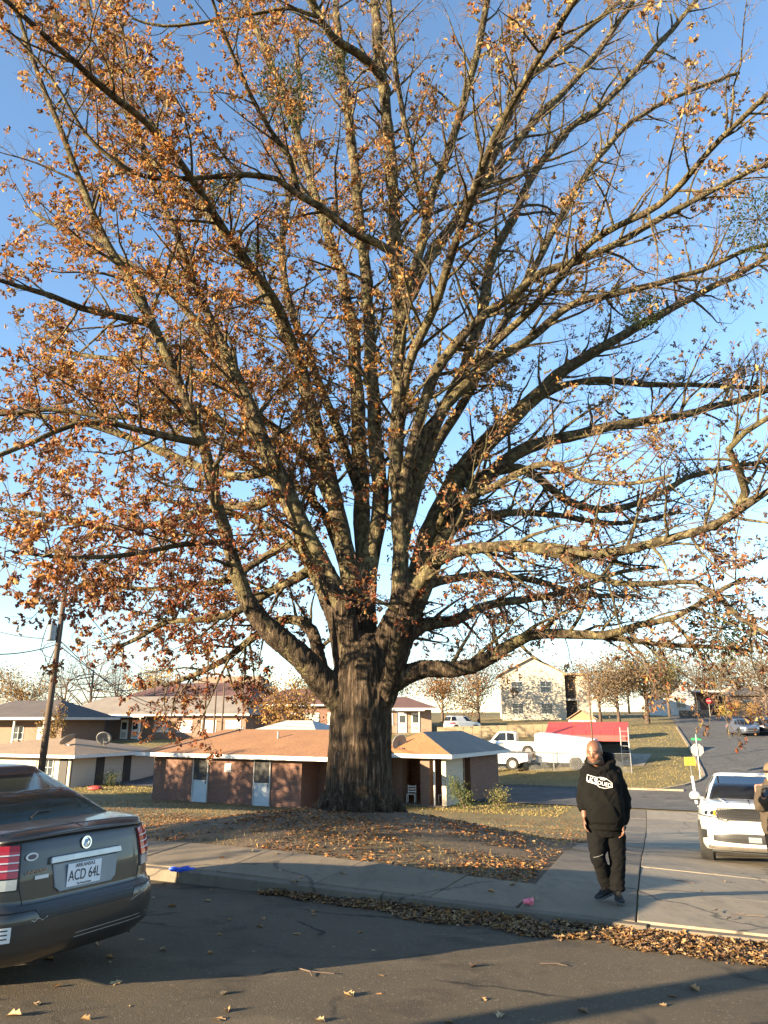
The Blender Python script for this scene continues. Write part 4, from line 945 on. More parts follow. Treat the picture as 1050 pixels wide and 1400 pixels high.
for s_ in (1, -1):
    hl = sv.patch('headlight', ff(.60*s_), ff(.945*s_), lambda t: .835 + .05*t, lambda t: .965 - .0*t, 'lens_clear', suv, .012, 12, 5, .02)
    sv.patch('light_surround', ff(.585*s_), ff(.95*s_), lambda t: .82 + .05*t, lambda t: .84 + .05*t, 'trim_black', hl, .014, 12, 1, .02)
    for q in (.68, .78): 
        l_ = MB(); pp = sv.pt(ff(q*s_), .905, .012); l_.ell(pp, (.02, .045, .038)); l_.build('projector', 'glass_dark', hl, smooth=True)
    sv.patch('indicator', ff(.61*s_), ff(.66*s_), .86, .95, 'lens_amber', hl, .018, 4, 3, .01)
    sv.patch('fog_recess', ff(.80*s_), ff(.90*s_), lambda t: .47 - .02*t, lambda t: .66, 'trim_black', suv, .004, 6, 4, .02)
    sv.patch('fog_light', ff(.74*s_), ff(.89*s_), .615, .66, 'lens_clear', suv, .014, 6, 2, .015)
    mm = MB(); mm.ell((.80, s_*1.0, 1.22), (.09, .115, .095)); mm.box((.80, s_*.90, 1.175), (.07, .16, .05)); o = mm.build('wing_mirror', 'paint_white', suv, smooth=True)
    mm = MB(); mm.box((.80, s_*1.0, 1.14), (.14, .18, .03)); mm.build('mirror_base', 'trim_black', o, bevel=.01)
    for x in (-1.0, .2): MB().box((x, s_*.975, 1.0), (.2, .03, .03)).build('door_handle', 'paint_white', suv, bevel=.008)
    MB().tube([(-1.9, s_*.54, 1.735), (-.6, s_*.56, 1.75), (.2, s_*.54, 1.735)], .02, 6).build('roof_rail', 'trim_black', suv)
P = [sv.pt(ff(y), .325, .012) for y in np.linspace(-.8, .8, 15)]; MB().tube(P, .03, 6).build('bumper_lip', 'grime', suv)
for k in (-1, 1): 
    hcr = MB(); hcr.tube([(2.3, k*.42, 1.10), (1.7, k*.5, 1.16), (1.2, k*.55, 1.185)], .012, 6); hcr.build('bonnet_crease', 'paint_white', suv, smooth=True)
MB().box((.2, 0, .95), (2.2, 1.5, .45)).build('dashboard', 'trim_black', suv, bevel=.05)
for y in (-.4, .4): MB().box((-.3, y, 1.25), (.16, .5, .6), Matrix.Rotation(-.15, 3, 'Y')).build('seat_back', 'seat_cloth', suv, bevel=.06)
MB().box((0, 0, .30), (4.4, 1.5, .14)).build('underbody', 'trim_black', suv)

# ---- plainer vehicles farther off
def far_car(name, label, px, py, rot, paint, L=4.7, W=1.8, H=1.45, suvlike=False, D=None, glass='glass_dark', group=None, zoff=.05):
    g = ground(px, py) if D is None else at(px, py, D); g.z = gz(g.x, g.y) + zoff
    t_ = thing(name, label, 'car', g, rot, group); k = H/1.45
    sh_ = Shell(L, W, [(-L/2, .93*k), (-L*.3, .98*k), (L*.2, .92*k), (L*.42, .80*k), (L/2, .68*k)], [(.24, .06, .1, .1), (.35, 0, .01, .01), (.6, 0, 0, 0), (.8*k, .03, .05, .05), (1.0*k, .08, .12, .12), (1.4, .1, .2, .2)], nx=4.6, N=56)
    sh_.body('body', paint, t_, [(-L*.29, .33*k**.5), (L*.30, .33*k**.5)], 10)
    xb = -L*.47 if suvlike else -L*.38
    greenhouse(t_, xb, L*.24, W*.43, xb+(.25 if suvlike else .8), L*.06, W*.33, lambda x: sh_.bz(x)+.01, H-.04, paint, glass, N=64, pill=5)
    for x in (-L*.29, L*.30):
        for s_ in (-1, 1): add_wheel(t_, x, s_*(W/2-.11), .33*k**.5, .2, 5, side=s_)
    for s_ in (1, -1):
        sh_.patch('headlight', ang_y(sh_, .52*W/1.8*s_, True), ang_y(sh_, .84*W/1.8*s_, True), .60*k, .70*k, 'lens_clear', t_, .012, 6, 2)
        sh_.patch('tail_light', ang_y(sh_, .60*W/1.8*s_), ang_y(sh_, .87*W/1.8*s_), .72*k, .86*k, 'lens_red', t_, .012, 6, 2)
    sh_.patch('grille', ang_y(sh_, -.4, True), ang_y(sh_, .4, True), .48*k, .62*k, 'trim_black', t_, .008, 8, 2)
    sh_.patch('windscreen_base', ang_y(sh_, -.5, True), ang_y(sh_, .5, True), .32*k, .40*k, 'trim_black', t_, .008, 8, 2)
    return t_
ROADAZ = math.atan2(*(lambda a, b: (b[1]-a[1], b[0]-a[0]))(XY(4 + SK*10, 19), XY(4 + SK*60, 69)))
far_car('sedan_car', 'dark blue sedan with pale bonnet driving down the far side road', 1016, 1006, ROADAZ + PI + .25, 'paint_navy', H=1.5)
far_car('hatchback_car', 'black car parked at the kerb beside the far side road', 1046, 1004, ROADAZ + PI + .1, 'paint_black', H=1.55, suvlike=True)
far_car('suv_car', 'small white car parked on the tan gravel bank before the cream apartments', 632, 1001, .45, 'paint_white', H=1.7, L=4.3, suvlike=True)
far_car('sedan_car', 'white car parked behind the small pale house with satellite dish', 118, 1056, 2.4, 'paint_white', L=4.8, H=1.6, suvlike=True)
def pickup(label, px, py, rot, paint, D, doors='trim_black', bed=True, group=None):
    g = at(px, py, D); g.z = gz(g.x, g.y) + .05; t_ = thing('pickup_truck', label, 'pickup truck', g, rot, group)
    # x forward; side outline of the body with wheel arches
    def arc(cx, r, n=9): return [(cx + r*math.cos(PI - PI*i/n), .40 + r*math.sin(PI*i/n)) for i in range(n+1)]
    out = [(-2.85, .62), (-2.85, 1.12), (-.85, 1.14), (-.85, 1.16), (1.15, 1.18), (2.55, 1.10), (2.85, .98), (2.88, .50), (2.5, .42)] + [(x, z) for x, z in arc(1.85, .47)][::-1] + [(1.3, .42), (-1.25, .42)] + arc(-1.75, .47)[::-1] + [(-2.3, .5)]
    b = MB(); b.prism(out, -.98, .98, lambda u, q, d: (u, d, q)); b.build('body', paint, t_, bevel=.04)
    cab = [(-.85, 1.12), (-.80, 1.80), (-.55, 1.92), (.35, 1.92), (.60, 1.86), (1.25, 1.15)]
    c = MB(); R = []
    for k, (sy) in enumerate((-1, 1)): pass
    c.prism(cab, -.80, .80, lambda u, q, d: (u, d*(1 - .10*(q-1.12)/.8), q)); c.build('cab', paint, t_, bevel=.05)
    for s_ in (1, -1):
        for w in ([(-.70, 1.20), (-.66, 1.76), (-.10, 1.80), (-.10, 1.20)], [(-.02, 1.20), (-.02, 1.80), (.48, 1.78), (1.02, 1.20)]):
            MB().prism(w, .80, .815, lambda u, q, d: (u, s_*d*(1 - .095*(q-1.12)/.8), q)).build('side_window', 'glass_dark', t_)
        MB().box((-2.84, s_*.88, .98), (.06, .16, .34)).build('tail_light', 'lens_red', t_); MB().box((2.80, s_*.78, .86), (.12, .3, .2)).build('headlight', 'lens_clear', t_)
        MB().box((.95, s_*1.08, 1.28), (.1, .16, .22)).build('wing_mirror', paint, t_, bevel=.02)
        for x in (-.35, .30): MB().box((x, s_*.99, .98), (.16, .03, .03)).build('door_handle', 'chrome', t_)
        for x in (-1.75, 1.85): add_wheel(t_, x, s_*.86, .40, .26, 6, side=s_)
    MB().prism([(.62, 1.83), (1.2, 1.2)], -.7, .7, lambda u, q, d: (u+.02, d, q))
    ws = MB(); ws.add([(.64, -.68, 1.82), (.64, .68, 1.82), (1.235, .74, 1.2), (1.235, -.74, 1.2)], [(0, 1, 2, 3)]); o = ws.build('windscreen', 'glass_dark', t_); o.modifiers.new('s', 'SOLIDIFY').thickness = .02
    MB().box((-2.95, 0, .58), (.14, 1.9, .18)).build('rear_bumper', 'chrome', t_, bevel=.02); MB().box((2.9, 0, .55), (.16, 1.94, .24)).build('front_bumper', 'chrome', t_, bevel=.02)
    MB().box((-1.85, 0, 1.145), (1.85, 1.6, .03)).build('bed_liner', 'trim_black', t_)
    return t_
gx, gy = XY(1, 0); AL = math.atan2(-SA, CA)
pickup('white pickup truck with red tail lamp parked behind the chain link fence', 672, 1048, AL + PI + .05, 'paint_white', 56.5)
pickup('white pickup truck half hidden behind another white pickup', 694, 1030, AL + PI + .12, 'paint_white', 62.5)
# ------------------------------------------------------------------ people
mat('skin_dark', (.16, .075, .042), (.125, .058, .034), 14, .5, bmp=.05, bscale=120)
mat('skin_ruddy', (.42, .20, .15), (.36, .16, .12), 14, .55)
mat('hair_black', (.018, .014, .012), None, 60, .9)
mat('hoodie_black', (.0035, .0035, .0035), (.0055, .0055, .005), 5, .95, spec=.12, bmp=.25, bscale=14)
mat('trouser_black', (.003, .003, .0035), (.005, .005, .005), 5, .9, spec=.12, bmp=.25, bscale=11)
mat('shoe_black', (.012, .012, .012), None, 9, .6); mat('sole_grey', (.10, .10, .10), None, 9, .8)
mat('print_white', (.72, .72, .70), None, 20, .8); mat('eye_white', (.16, .14, .125), None, 20, .6, spec=.2)
mat('jacket_brown', (.055, .040, .024), (.04, .03, .019), 9, .9, bmp=.2, bscale=18)
mat('cap_tan', (.12, .085, .05), None, 9, .9); mat('phone_black', (.01, .01, .012), None, 9, .2); mat('glove_black', (.015, .014, .014), None, 20, .8)
def rot_to(d):
    return Vector(d).normalized().to_track_quat('Z', 'Y').to_matrix()
def blob(name, mb, mt, parent, voxel=.014, it=6, fac=.6):
    o = mb.build(name, mt, parent, fix=True)
    r = o.modifiers.new('r', 'REMESH'); r.mode = 'VOXEL'; r.voxel_size = voxel; r.use_smooth_shade = True
    s = o.modifiers.new('s', 'SMOOTH'); s.iterations = it; s.factor = fac
    bake(o); m = o.data
    if not m.materials: m.materials.append(MAT[mt])
    m.polygons.foreach_set('use_smooth', [True]*len(m.polygons)); return o
def crease(o, amp, zs=6.0, seed=0):                                   # cloth folds pushed into the surface
    me = o.data; nr = [v.normal.copy() for v in me.vertices]
    for v, n in zip(me.vertices, nr):
        p = v.co; q = noise.noise(Vector((p.x*5+seed, p.y*5, p.z*zs + p.x*7))); q2 = noise.noise(Vector((p.x*11+seed, p.y*11, p.z*zs*2.2 - p.x*9)))
        v.co = p + n*amp*((1-abs(q)*2.2) + .5*(1-abs(q2)*2.2) - .6)
    me.update()
def ering(c, rx_, ry_, n=28, tw=0, p=2.3, front=0):
    R = []
    for k in range(n):
        a = 2*PI*k/n; ca, sa = math.cos(a), math.sin(a)
        x = rx_*math.copysign(abs(ca)**(2/p), ca); y = ry_*math.copysign(abs(sa)**(2/p), sa)
        if y < 0: y *= 1+front
        R.append(Vector((c[0] + x*math.cos(tw) - y*math.sin(tw), c[1] + x*math.sin(tw) + y*math.cos(tw), c[2])))
    return R
def hand(mb, wrist, down, palm_n, size=1.0, curl=.5, thumb_side=1):
    """palm and five fingers; down = along the hand, palm_n = where the palm looks"""
    d = Vector(down).normalized(); nrm = (Vector(palm_n) - d*Vector(palm_n).dot(d)).normalized(); s = d.cross(nrm)
    k = size; w = Vector(wrist)
    mb.rings([[w + d*(t*.095*k) + s*(math.cos(a)*hw*k) + nrm*(math.sin(a)*.016*k) for a in [2*PI*i/12 for i in range(12)]] for t, hw in ((-.1, .028), (.15, .034), (.5, .043), (.85, .045), (1.02, .041))])
    for f, (off, L) in enumerate(((.033, .072), (.012, .082), (-.011, .076), (-.032, .060))):
        base = w + d*(.088*k) + s*(off*k); P = [base]; dd = d.copy(); 
        for q, fr in enumerate((.42, .32, .26)):
            dd = (dd*math.cos(curl*(.5+.35*q)) + nrm*math.sin(curl*(.5+.35*q))).normalized() if q or curl else dd
            P.append(P[-1] + dd*L*fr*k)
        mb.tube(P, [.0098*k, .0093*k, .0085*k, .0068*k], 8)
    t0 = w + d*(.02*k) + s*(thumb_side*.034*k); t1 = t0 + (d*.7 + s*thumb_side*.6 + nrm*.25).normalized()*.042*k; t2 = t1 + (d*.95 + nrm*.35 + s*thumb_side*.1).normalized()*.034*k
    mb.tube([t0, t1, t2], [.014*k, .0115*k, .0085*k], 8)
# ---- the man in the black hoodie.  local frame: x to the right of the picture, -y towards the viewer, z up
pf = ground(836, 1236); 
H1 = 1.78
man = thing('person', 'person in a black printed hoodie, black trousers and black shoes walking on the paving', 'person', (pf.x, pf.y, gz(pf.x, pf.y) + .034), -.20)
mb = MB()
# head turned down and to the left of the picture, neck, upper body core
hc_ = Vector((-.075, -.085, 1.655)); hm = Euler((.30, 0, -.35)).to_matrix()
mb.ell(hc_, (.088, .105, .125), 22, 14, hm); mb.ell(hc_ + hm @ Vector((0, -.022, -.055)), (.078, .088, .085), 18, 12, hm)
mb.ell(hc_ + hm @ Vector((0, .02, .03)), (.091, .108, .098), 20, 12, hm)
nose = [hc_ + hm @ Vector((0, -.098, .018)), hc_ + hm @ Vector((0, -.116, -.018)), hc_ + hm @ Vector((0, -.112, -.032))]
mb.tube(nose, [.010, .017, .016], 8)
for s_ in (1, -1):
    mb.ell(hc_ + hm @ Vector((s_*.014, -.104, -.030)), (.012, .012, .010), 8, 6)                # nostril wings
    mb.ell(hc_ + hm @ Vector((s_*.090, .012, -.008)), (.012, .024, .036), 10, 8, hm)             # ears
    mb.ell(hc_ + hm @ Vector((s_*.036, -.090, .028)), (.030, .018, .010), 10, 6, hm)             # brow
    mb.ell(hc_ + hm @ Vector((s_*.050, -.070, -.030)), (.032, .030, .030), 10, 8, hm)            # cheek
mb.ell(hc_ + hm @ Vector((0, -.102, -.062)), (.030, .014, .008), 10, 6, hm); mb.ell(hc_ + hm @ Vector((0, -.100, -.076)), (.028, .014, .009), 10, 6, hm)
mb.ell(hc_ + hm @ Vector((0, -.085, -.108)), (.036, .028, .028), 10, 8, hm)
mb.tube([hc_ + Vector((.01, .03, -.06)), (-.03, .0, 1.50), (-.01, .02, 1.42), (0, .02, 1.1), (0, .02, .85)], [.080, .080, .09, .13, .12], 14)
# arms and legs inside the clothes, as one continuous skin
RS, RE, RW = Vector((-.185, .0, 1.41)), Vector((-.235, .03, 1.12)), Vector((-.24, -.06, .905))
LSd, LE, LW = Vector((.18, .05, 1.40)), Vector((.235, .06, 1.10)), Vector((.195, -.05, .84))
mb.tube([(-.02, .02, 1.38), RS, RE, RW], [.08, .048, .042, .034], 10); mb.tube([(.02, .02, 1.38), LSd, LE, LW], [.08, .048, .042, .034], 10)
RH, RK, RA = Vector((-.10, .02, .86)), Vector((-.115, -.06, .47)), Vector((-.035, .10, .135))
LH, LK, LA = Vector((.10, .02, .86)), Vector((.105, .0, .47)), Vector((.085, .02, .10))
mb.tube([RH, RK, RA], [.10, .06, .04], 10); mb.tube([LH, LK, LA], [.10, .06, .04], 10)
hand(mb, RW, (.02, -.22, -1), (.9, -.2, 0), 1.12, .55, 1); hand(mb, LW, (-.12, -.25, -1), (-.9, -.2, 0), 1.12, .65, -1)
body = blob('body', mb, 'skin_dark', man, .0095, 3, .5)
for s_ in (1, -1):
    e = MB(); e.ell(hc_ + hm @ Vector((s_*.034, -.091, .008)), (.013, .010, .006), 10, 6, hm); eo = e.build('eye', 'eye_white', body, smooth=True)
    e = MB(); e.ell(hc_ + hm @ Vector((s_*.034, -.099, .006)), (.006, .004, .006), 8, 6, hm); e.build('iris', 'hair_black', body)
    e = MB(); e.tube([hc_ + hm @ Vector((s_*.016, -.104, .036)), hc_ + hm @ Vector((s_*.036, -.105, .041)), hc_ + hm @ Vector((s_*.058, -.090, .034))], [.005, .006, .003], 6); e.build('eyebrow', 'hair_black', body)
# beard and the close cropped hair at the back
bd = MB()
for k in range(15):
    a = -1.45 + 2.9*k/14; p = hc_ + hm @ Vector((math.sin(a)*.082, -math.cos(a)*.092 - .008, -.085 - .022*math.cos(a))); bd.ell(p, (.014, .014, .022), 8, 6)
for k in range(7):
    a = -.5 + k/6; bd.ell(hc_ + hm @ Vector((math.sin(a)*.06, -.108*math.cos(a)-.002, -.050)), (.010, .009, .006), 7, 5)
blob('beard', bd, 'hair_black', body, .008, 2)
hr = MB()
R = []
for j in range(6):
    q = j/5; R.append([hc_ + hm @ Vector((math.sin(a)*(.0935 - .012*q), math.cos(a)*.110 + .022, -.06 + .115*q)) for a in np.linspace(-1.45, 1.45, 17)])
hr.rings(R, cap=False, close=False); o = hr.build('cropped_hair', 'hair_black', body, smooth=True); o.modifiers.new('s', 'SOLIDIFY').thickness = .004
# hoodie
hb = MB()
KX = .90
secs = [(.795, .225, .175, .06), (.83, .245, .195, .12), (.93, .262, .205, .16), (1.03, .268, .21, .18), (1.13, .265, .205, .16), (1.24, .26, .195, .10), (1.34, .25, .175, .04), (1.42, .22, .145, 0), (1.475, .15, .12, 0), (1.50, .11, .10, 0)]
secs = [(z, a*KX, b, f) for z, a, b, f in secs]
hb.rings([ering((.0 + .01*math.sin(z*9), .02, z), a, b, 30, -.08, 2.4, fr) for z, a, b, fr in secs])
def folds(P0, P1, P2, r0, r1, r2, n=16):
    pts, rad = [], []
    for i in range(n+1):
        t = i/n; p = (P0*(1-t)**2 + P1*2*t*(1-t) + P2*t*t) if False else (P0.lerp(P1, t*2) if t < .5 else P1.lerp(P2, t*2-1))
        r = r0 + (r1-r0)*min(1, t*2) if t < .5 else r1 + (r2-r1)*(t*2-1)
        pts.append(p); rad.append(r*(1 + .05*math.sin(i*2.3) + .03*math.sin(i*4.1)))
    return pts, rad
P, Q = folds(Vector((-.135, .01, 1.405)), RE + Vector((-.005, 0, 0)), RE.lerp(RW, .62), .105, .083, .066); hb.tube(P, Q, 16)
P, Q = folds(Vector((.13, .04, 1.40)), LE + Vector((.01, 0, 0)), LE.lerp(LW, .92), .108, .092, .062); hb.tube(P, Q, 16)
hb.ell((-.15, .01, 1.41), (.10, .10, .085)); hb.ell((.145, .04, 1.40), (.105, .11, .09))
# the hood lying behind the neck
HP = [(-.135, -.085, 1.46), (-.15, .0, 1.52), (-.10, .12, 1.57), (.02, .16, 1.585), (.12, .11, 1.575), (.13, .0, 1.53), (.06, -.10, 1.46), (-.03, -.135, 1.43), (-.135, -.085, 1.46)]
hb.tube([Vector(p) for p in HP], [.042, .046, .058, .066, .060, .048, .04, .036, .042], 12); hb.ell((.01, .13, 1.52), (.13, .085, .10))
hoodie = blob('hoodie', hb, 'hoodie_black', man, .0115, 4, .55); crease(hoodie, .011)
# ribbed hem, cuffs, pouch pocket, cord
mbr = MB(); R = [ering((.0, .02, z), a*KX, b, 30, -.08, 2.4, .10) for z, a, b in ((.775, .222, .176), (.78, .235, .188), (.825, .240, .193), (.83, .232, .186))]; mbr.rings(R, cap=False); mbr.build('hem_rib', 'hoodie_black', hoodie, smooth=True)
for a_, b_, r_ in ((RE.lerp(RW, .56), RE.lerp(RW, .70), .064), (LE.lerp(LW, .86), LE.lerp(LW, 1.0), .058)):
    c = MB(); c.tube([a_, a_.lerp(b_, .1), a_.lerp(b_, .9), b_], [r_*.9, r_, r_*.93, r_*.8], 16); c.build('cuff', 'hoodie_black', hoodie, smooth=True)
def torso_pt(u, z, off=.006):                                       # point on the front of the hoodie at x = u
    zz = [s_[0] for s_ in secs]; a = np.interp(z, zz, [s_[1] for s_ in secs]); b = np.interp(z, zz, [s_[2] for s_ in secs]); fr = np.interp(z, zz, [s_[3] for s_ in secs])
    y = -b*(1+fr)*max(0, 1 - abs(u/a)**2.4)**(1/2.4); tw = -.08
    return Vector((u*math.cos(tw) - (y-off)*math.sin(tw), .02 + u*math.sin(tw) + (y-off)*math.cos(tw), z))
pk_ = MB(); G = [[torso_pt(u*(.17 if z < .93 else .17 - (z-.93)*.5), z, .010) for u in np.linspace(-1, 1, 13)] for z in np.linspace(.85, 1.05, 7)]; pk_.rings(G, cap=False, close=False); o = pk_.build('pouch_pocket', 'hoodie_black', hoodie, smooth=True); o.modifiers.new('s', 'SOLIDIFY').thickness = .006
for u in (-.055, .03):
    c = MB(); c.tube([torso_pt(u, 1.47, .02), torso_pt(u+.005, 1.40, .012), torso_pt(u, 1.31, .012)], .004, 6); c.build('draw_cord', 'hoodie_black', hoodie)
# the white chest print: a slanting lozenge badge with lettering
def chest(u, q, off):                                               # print plane bent round the chest
    u, q = u*1.18, q*1.18; a = -.22; U, Q_ = u*math.cos(a) - q*math.sin(a), u*math.sin(a) + q*math.cos(a)
    return torso_pt(U - .03, 1.315 + Q_, off)
def bend_mesh(me, off, du=0, dq=0):
    for v in me.vertices: v.co = chest(v.co.x + du, v.co.y + dq, off + v.co.z)
    return me
def strip(poly, w_):
    mb = MB()
    for (a, b) in zip(poly, poly[1:] + poly[:1]):
        n = 6; P = [chest(a[0]+(b[0]-a[0])*k/n, a[1]+(b[1]-a[1])*k/n, .013) for k in range(n+1)]; mb.tube(P, w_, 5)
    return mb
logo = strip([(-.125, .035), (-.115, -.028), (-.02, -.03), (.005, -.048), (.06, -.048), (.13, -.022), (.12, .018), (.06, .045), (.01, .045), (-.03, .034)], .0032).build('chest_print', 'print_white', hoodie)
strip([(.0, .040), (.06, .040), (.045, .026), (.01, .026)], .003).build('print_crest', 'print_white', hoodie)
for body_, size, du, dq in (('LKS', .066, -.078, -.002), ('JOUED', .050, .045, -.010)):
    me = text_mesh(body_, size, .0015)
    bm = bmesh.new(); bm.from_mesh(me); bmesh.ops.triangulate(bm, faces=bm.faces); bmesh.ops.subdivide_edges(bm, edges=[e for e in bm.edges if e.calc_length() > .02], cuts=1); bm.to_mesh(me); bm.free()
    obj('print_lettering', bend_mesh(me, .013, du, dq), 'print_white', hoodie)
strip([(-.022, .03), (-.034, -.028)], .004).build('print_slash', 'print_white', hoodie)
# trousers
tb = MB(); tb.rings([ering((0, .02, z), a, b, 24, -.05, 2.4) for z, a, b in ((.70, .175, .15), (.78, .20, .17), (.88, .205, .18), (.95, .19, .17))])
P, Q = folds(RH + Vector((0, 0, -.03)), RK, RA + Vector((0, -.005, .0)), .135, .092, .068); tb.tube(P, Q, 16)
P, Q = folds(LH + Vector((0, 0, -.03)), LK, LA + Vector((0, 0, .0)), .135, .095, .072); tb.tube(P, Q, 16)
tb.ell(RA + Vector((0, 0, .03)), (.078, .085, .03)); tb.ell(LA + Vector((0, 0, .03)), (.084, .088, .03))
tro = blob('trousers', tb, 'trouser_black', man, .0115, 4, .55); crease(tro, .010, 8, 3)
c = MB(); c.tube([RK + Vector((-.06, -.085, .01)), RK + Vector((0, -.105, .025)), RK + Vector((.05, -.09, .045))], .004, 5); c.build('knee_seam', 'sole_grey', tro)
def shoe(ankle, heading, pitch):
    m3 = Euler((pitch, 0, heading)).to_matrix(); s = MB(); b = Vector(ankle)
    f = lambda x, y, z: b + m3 @ Vector((x, y, z))
    prof = [(.085, .030, .050, .06), (.06, .038, .055, .09), (.0, .042, .075, .105), (-.06, .044, .07, .085), (-.12, .048, .05, .062), (-.17, .044, .036, .045), (-.205, .028, .026, .034)]
    R = []
    for y, hw, h, top in prof:
        R.append([f(hw*math.cos(a), y, -.085 + top*.5 + top*.5*math.sin(a) - .005) for a in [2*PI*k/14 for k in range(14)]])
    s.rings(R); o = s.build('shoe', 'shoe_black', man, smooth=True)
    so = MB(); out = [(.035, .09), (.044, .0), (.048, -.08), (.050, -.13), (.040, -.185), (.0, -.212), (-.040, -.185), (-.050, -.13), (-.048, -.08), (-.044, .0), (-.035, .09)]
    so.prism(out, -.105, -.082, lambda u, q, d: f(u, q, d)); so.build('sole', 'sole_grey', o, bevel=.005)
    for k in range(3): 
        l = MB(); l.tube([f(-.03, -.045-.028*k, .012 - .014*k), f(0, -.05-.028*k, .022 - .015*k), f(.03, -.045-.028*k, .012-.014*k)], .004, 5); l.build('lace', 'trim_black', o)
    return o
shoe(RA + Vector((0, 0, .0)), -.75, .12); shoe(LA + Vector((0, -.01, .004)), .10, 0.0)

# ---- the second person at the edge of the picture, in brown, a phone raised
q2 = at(1060, 1100, 11.4); q2.z = gz(q2.x, q2.y) + .034
p2_ = thing('person', 'person in brown jacket and tan cap with black peak, holding up a phone', 'person', q2, -.25)
mb = MB(); h2 = Vector((0, -.04, 1.56)); hm2 = Euler((.12, 0, -1.1)).to_matrix()
mb.ell(h2, (.080, .100, .118), 18, 12, hm2); mb.ell(h2 + hm2 @ Vector((0, -.02, -.055)), (.070, .082, .075), 16, 10, hm2); mb.tube([h2 + hm2 @ Vector((0, -.092, .02)), h2 + hm2 @ Vector((0, -.115, -.02))], [.010, .016], 8)
for s_ in (1, -1): mb.ell(h2 + hm2 @ Vector((s_*.080, .012, -.01)), (.010, .022, .034), 8, 6, hm2)
mb.ell(h2 + hm2 @ Vector((0, -.092, -.062)), (.026, .014, .012), 8, 6, hm2); mb.ell(h2 + hm2 @ Vector((0, -.075, -.10)), (.034, .028, .026), 8, 6, hm2)
mb.tube([h2 + Vector((0, .02, -.06)), (0, 0, 1.40), (0, 0, 1.2), (0, 0, .85)], [.07, .08, .13, .12], 12)
A1, A2, A3 = Vector((-.20, 0, 1.34)), Vector((-.235, -.12, 1.08)), Vector((-.20, -.30, 1.24))
B1, B2, B3 = Vector((.20, 0, 1.34)), Vector((.26, .02, 1.06)), Vector((.24, -.06, .82))
for a, b, c in ((A1, A2, A3), (B1, B2, B3)): mb.tube([(0, 0, 1.33), a, b, c], [.09, .058, .048, .032], 10)
for x in (-.09, .09): mb.tube([(x, 0, .86), (x*1.1, -.01, .46), (x*1.1, .02, .09)], [.09, .055, .04], 10)
hand(mb, B3, (0, -.2, -1), (-.9, 0, 0), 1.05, .5, -1)
body2 = blob('body', mb, 'skin_ruddy', p2_, .0095, 4, .5)
hm_ = MB(); hand(hm_, A3, (.05, -.35, 1), (.3, -.9, -.2), 1.08, .75, 1); blob('glove', hm_, 'glove_black', p2_, .008, 3)
ph = MB(); ph.box(A3 + Vector((.03, -.075, .085)), (.078, .012, .155), Euler((-.3, 0, -.5)).to_matrix()); o = ph.build('mobile_phone', 'phone_black', None, bevel=.006); o.location = q2; o.rotation_euler = (0, 0, -.25); tag(o, 'black mobile phone held up in a gloved hand', 'phone')
jb = MB(); s2 = [(.72, .20, .15), (.80, .215, .165), (.95, .215, .165), (1.1, .215, .165), (1.22, .22, .16), (1.32, .21, .14), (1.39, .15, .11), (1.43, .10, .09), (1.465, .092, .088)]
jb.rings([ering((0, .0, z), a, b, 26, 0, 2.4) for z, a, b in s2])
P, Q = folds(Vector((-.15, 0, 1.33)), A2, A2.lerp(A3, .9), .095, .078, .055); jb.tube(P, Q, 14); P, Q = folds(Vector((.15, 0, 1.33)), B2, B2.lerp(B3, .92), .095, .078, .055); jb.tube(P, Q, 14)
jk = blob('jacket', jb, 'jacket_brown', p2_, .0125, 5); crease(jk, .010, 6, 5)
c = MB(); c.tube([(0, -.165, .75), (0, -.178, .95), (0, -.172, 1.2), (0, -.125, 1.38)], .006, 5); c.build('zip', 'silver', jk)
tb = MB(); tb.rings([ering((0, 0, z), a, b, 22) for z, a, b in ((.68, .16, .13), (.78, .185, .15), (.9, .19, .15))])
for x in (-.09, .09): P, Q = folds(Vector((x, 0, .84)), Vector((x*1.1, -.01, .46)), Vector((x*1.1, .02, .07)), .115, .085, .072); tb.tube(P, Q, 14)
blob('trousers', tb, 'trouser_black', p2_, .013, 5)
for x in (-.1, .1):
    sb = MB(); sb.rings([[Vector((x + hw*math.cos(a), y, top*.5 + top*.5*math.sin(a))) for a in [2*PI*k/12 for k in range(12)]] for y, hw, top in ((.10, .034, .09), (.03, .042, .11), (-.05, .045, .085), (-.13, .046, .06), (-.185, .028, .04))]); sb.build('boot', 'shoe_black', p2_, smooth=True)
cp = MB(); R = []
for j in range(7):
    a = .5*PI*j/6.5; R.append([h2 + hm2 @ Vector((.098*math.cos(a)*math.cos(b), .01 + .118*math.cos(a)*math.sin(b), .025 + .115*math.sin(a))) for b in [2*PI*k/22 for k in range(22)]])
cp.rings(R); cap_ = cp.build('cap', 'cap_tan', p2_, smooth=True)
br = MB(); G = []
for j in range(5): G.append([h2 + hm2 @ Vector((.09*math.sin(a)*(1-.12*j/4), -.10*math.cos(a) - .085*j/4*math.cos(a)**.7 + .01, .035 - .012*j/4)) for a in np.linspace(-1.2, 1.2, 13)])
br.rings(G, cap=False, close=False); o = br.build('cap_peak', 'trim_black', cap_, smooth=True); o.modifiers.new('s', 'SOLIDIFY').thickness = .006
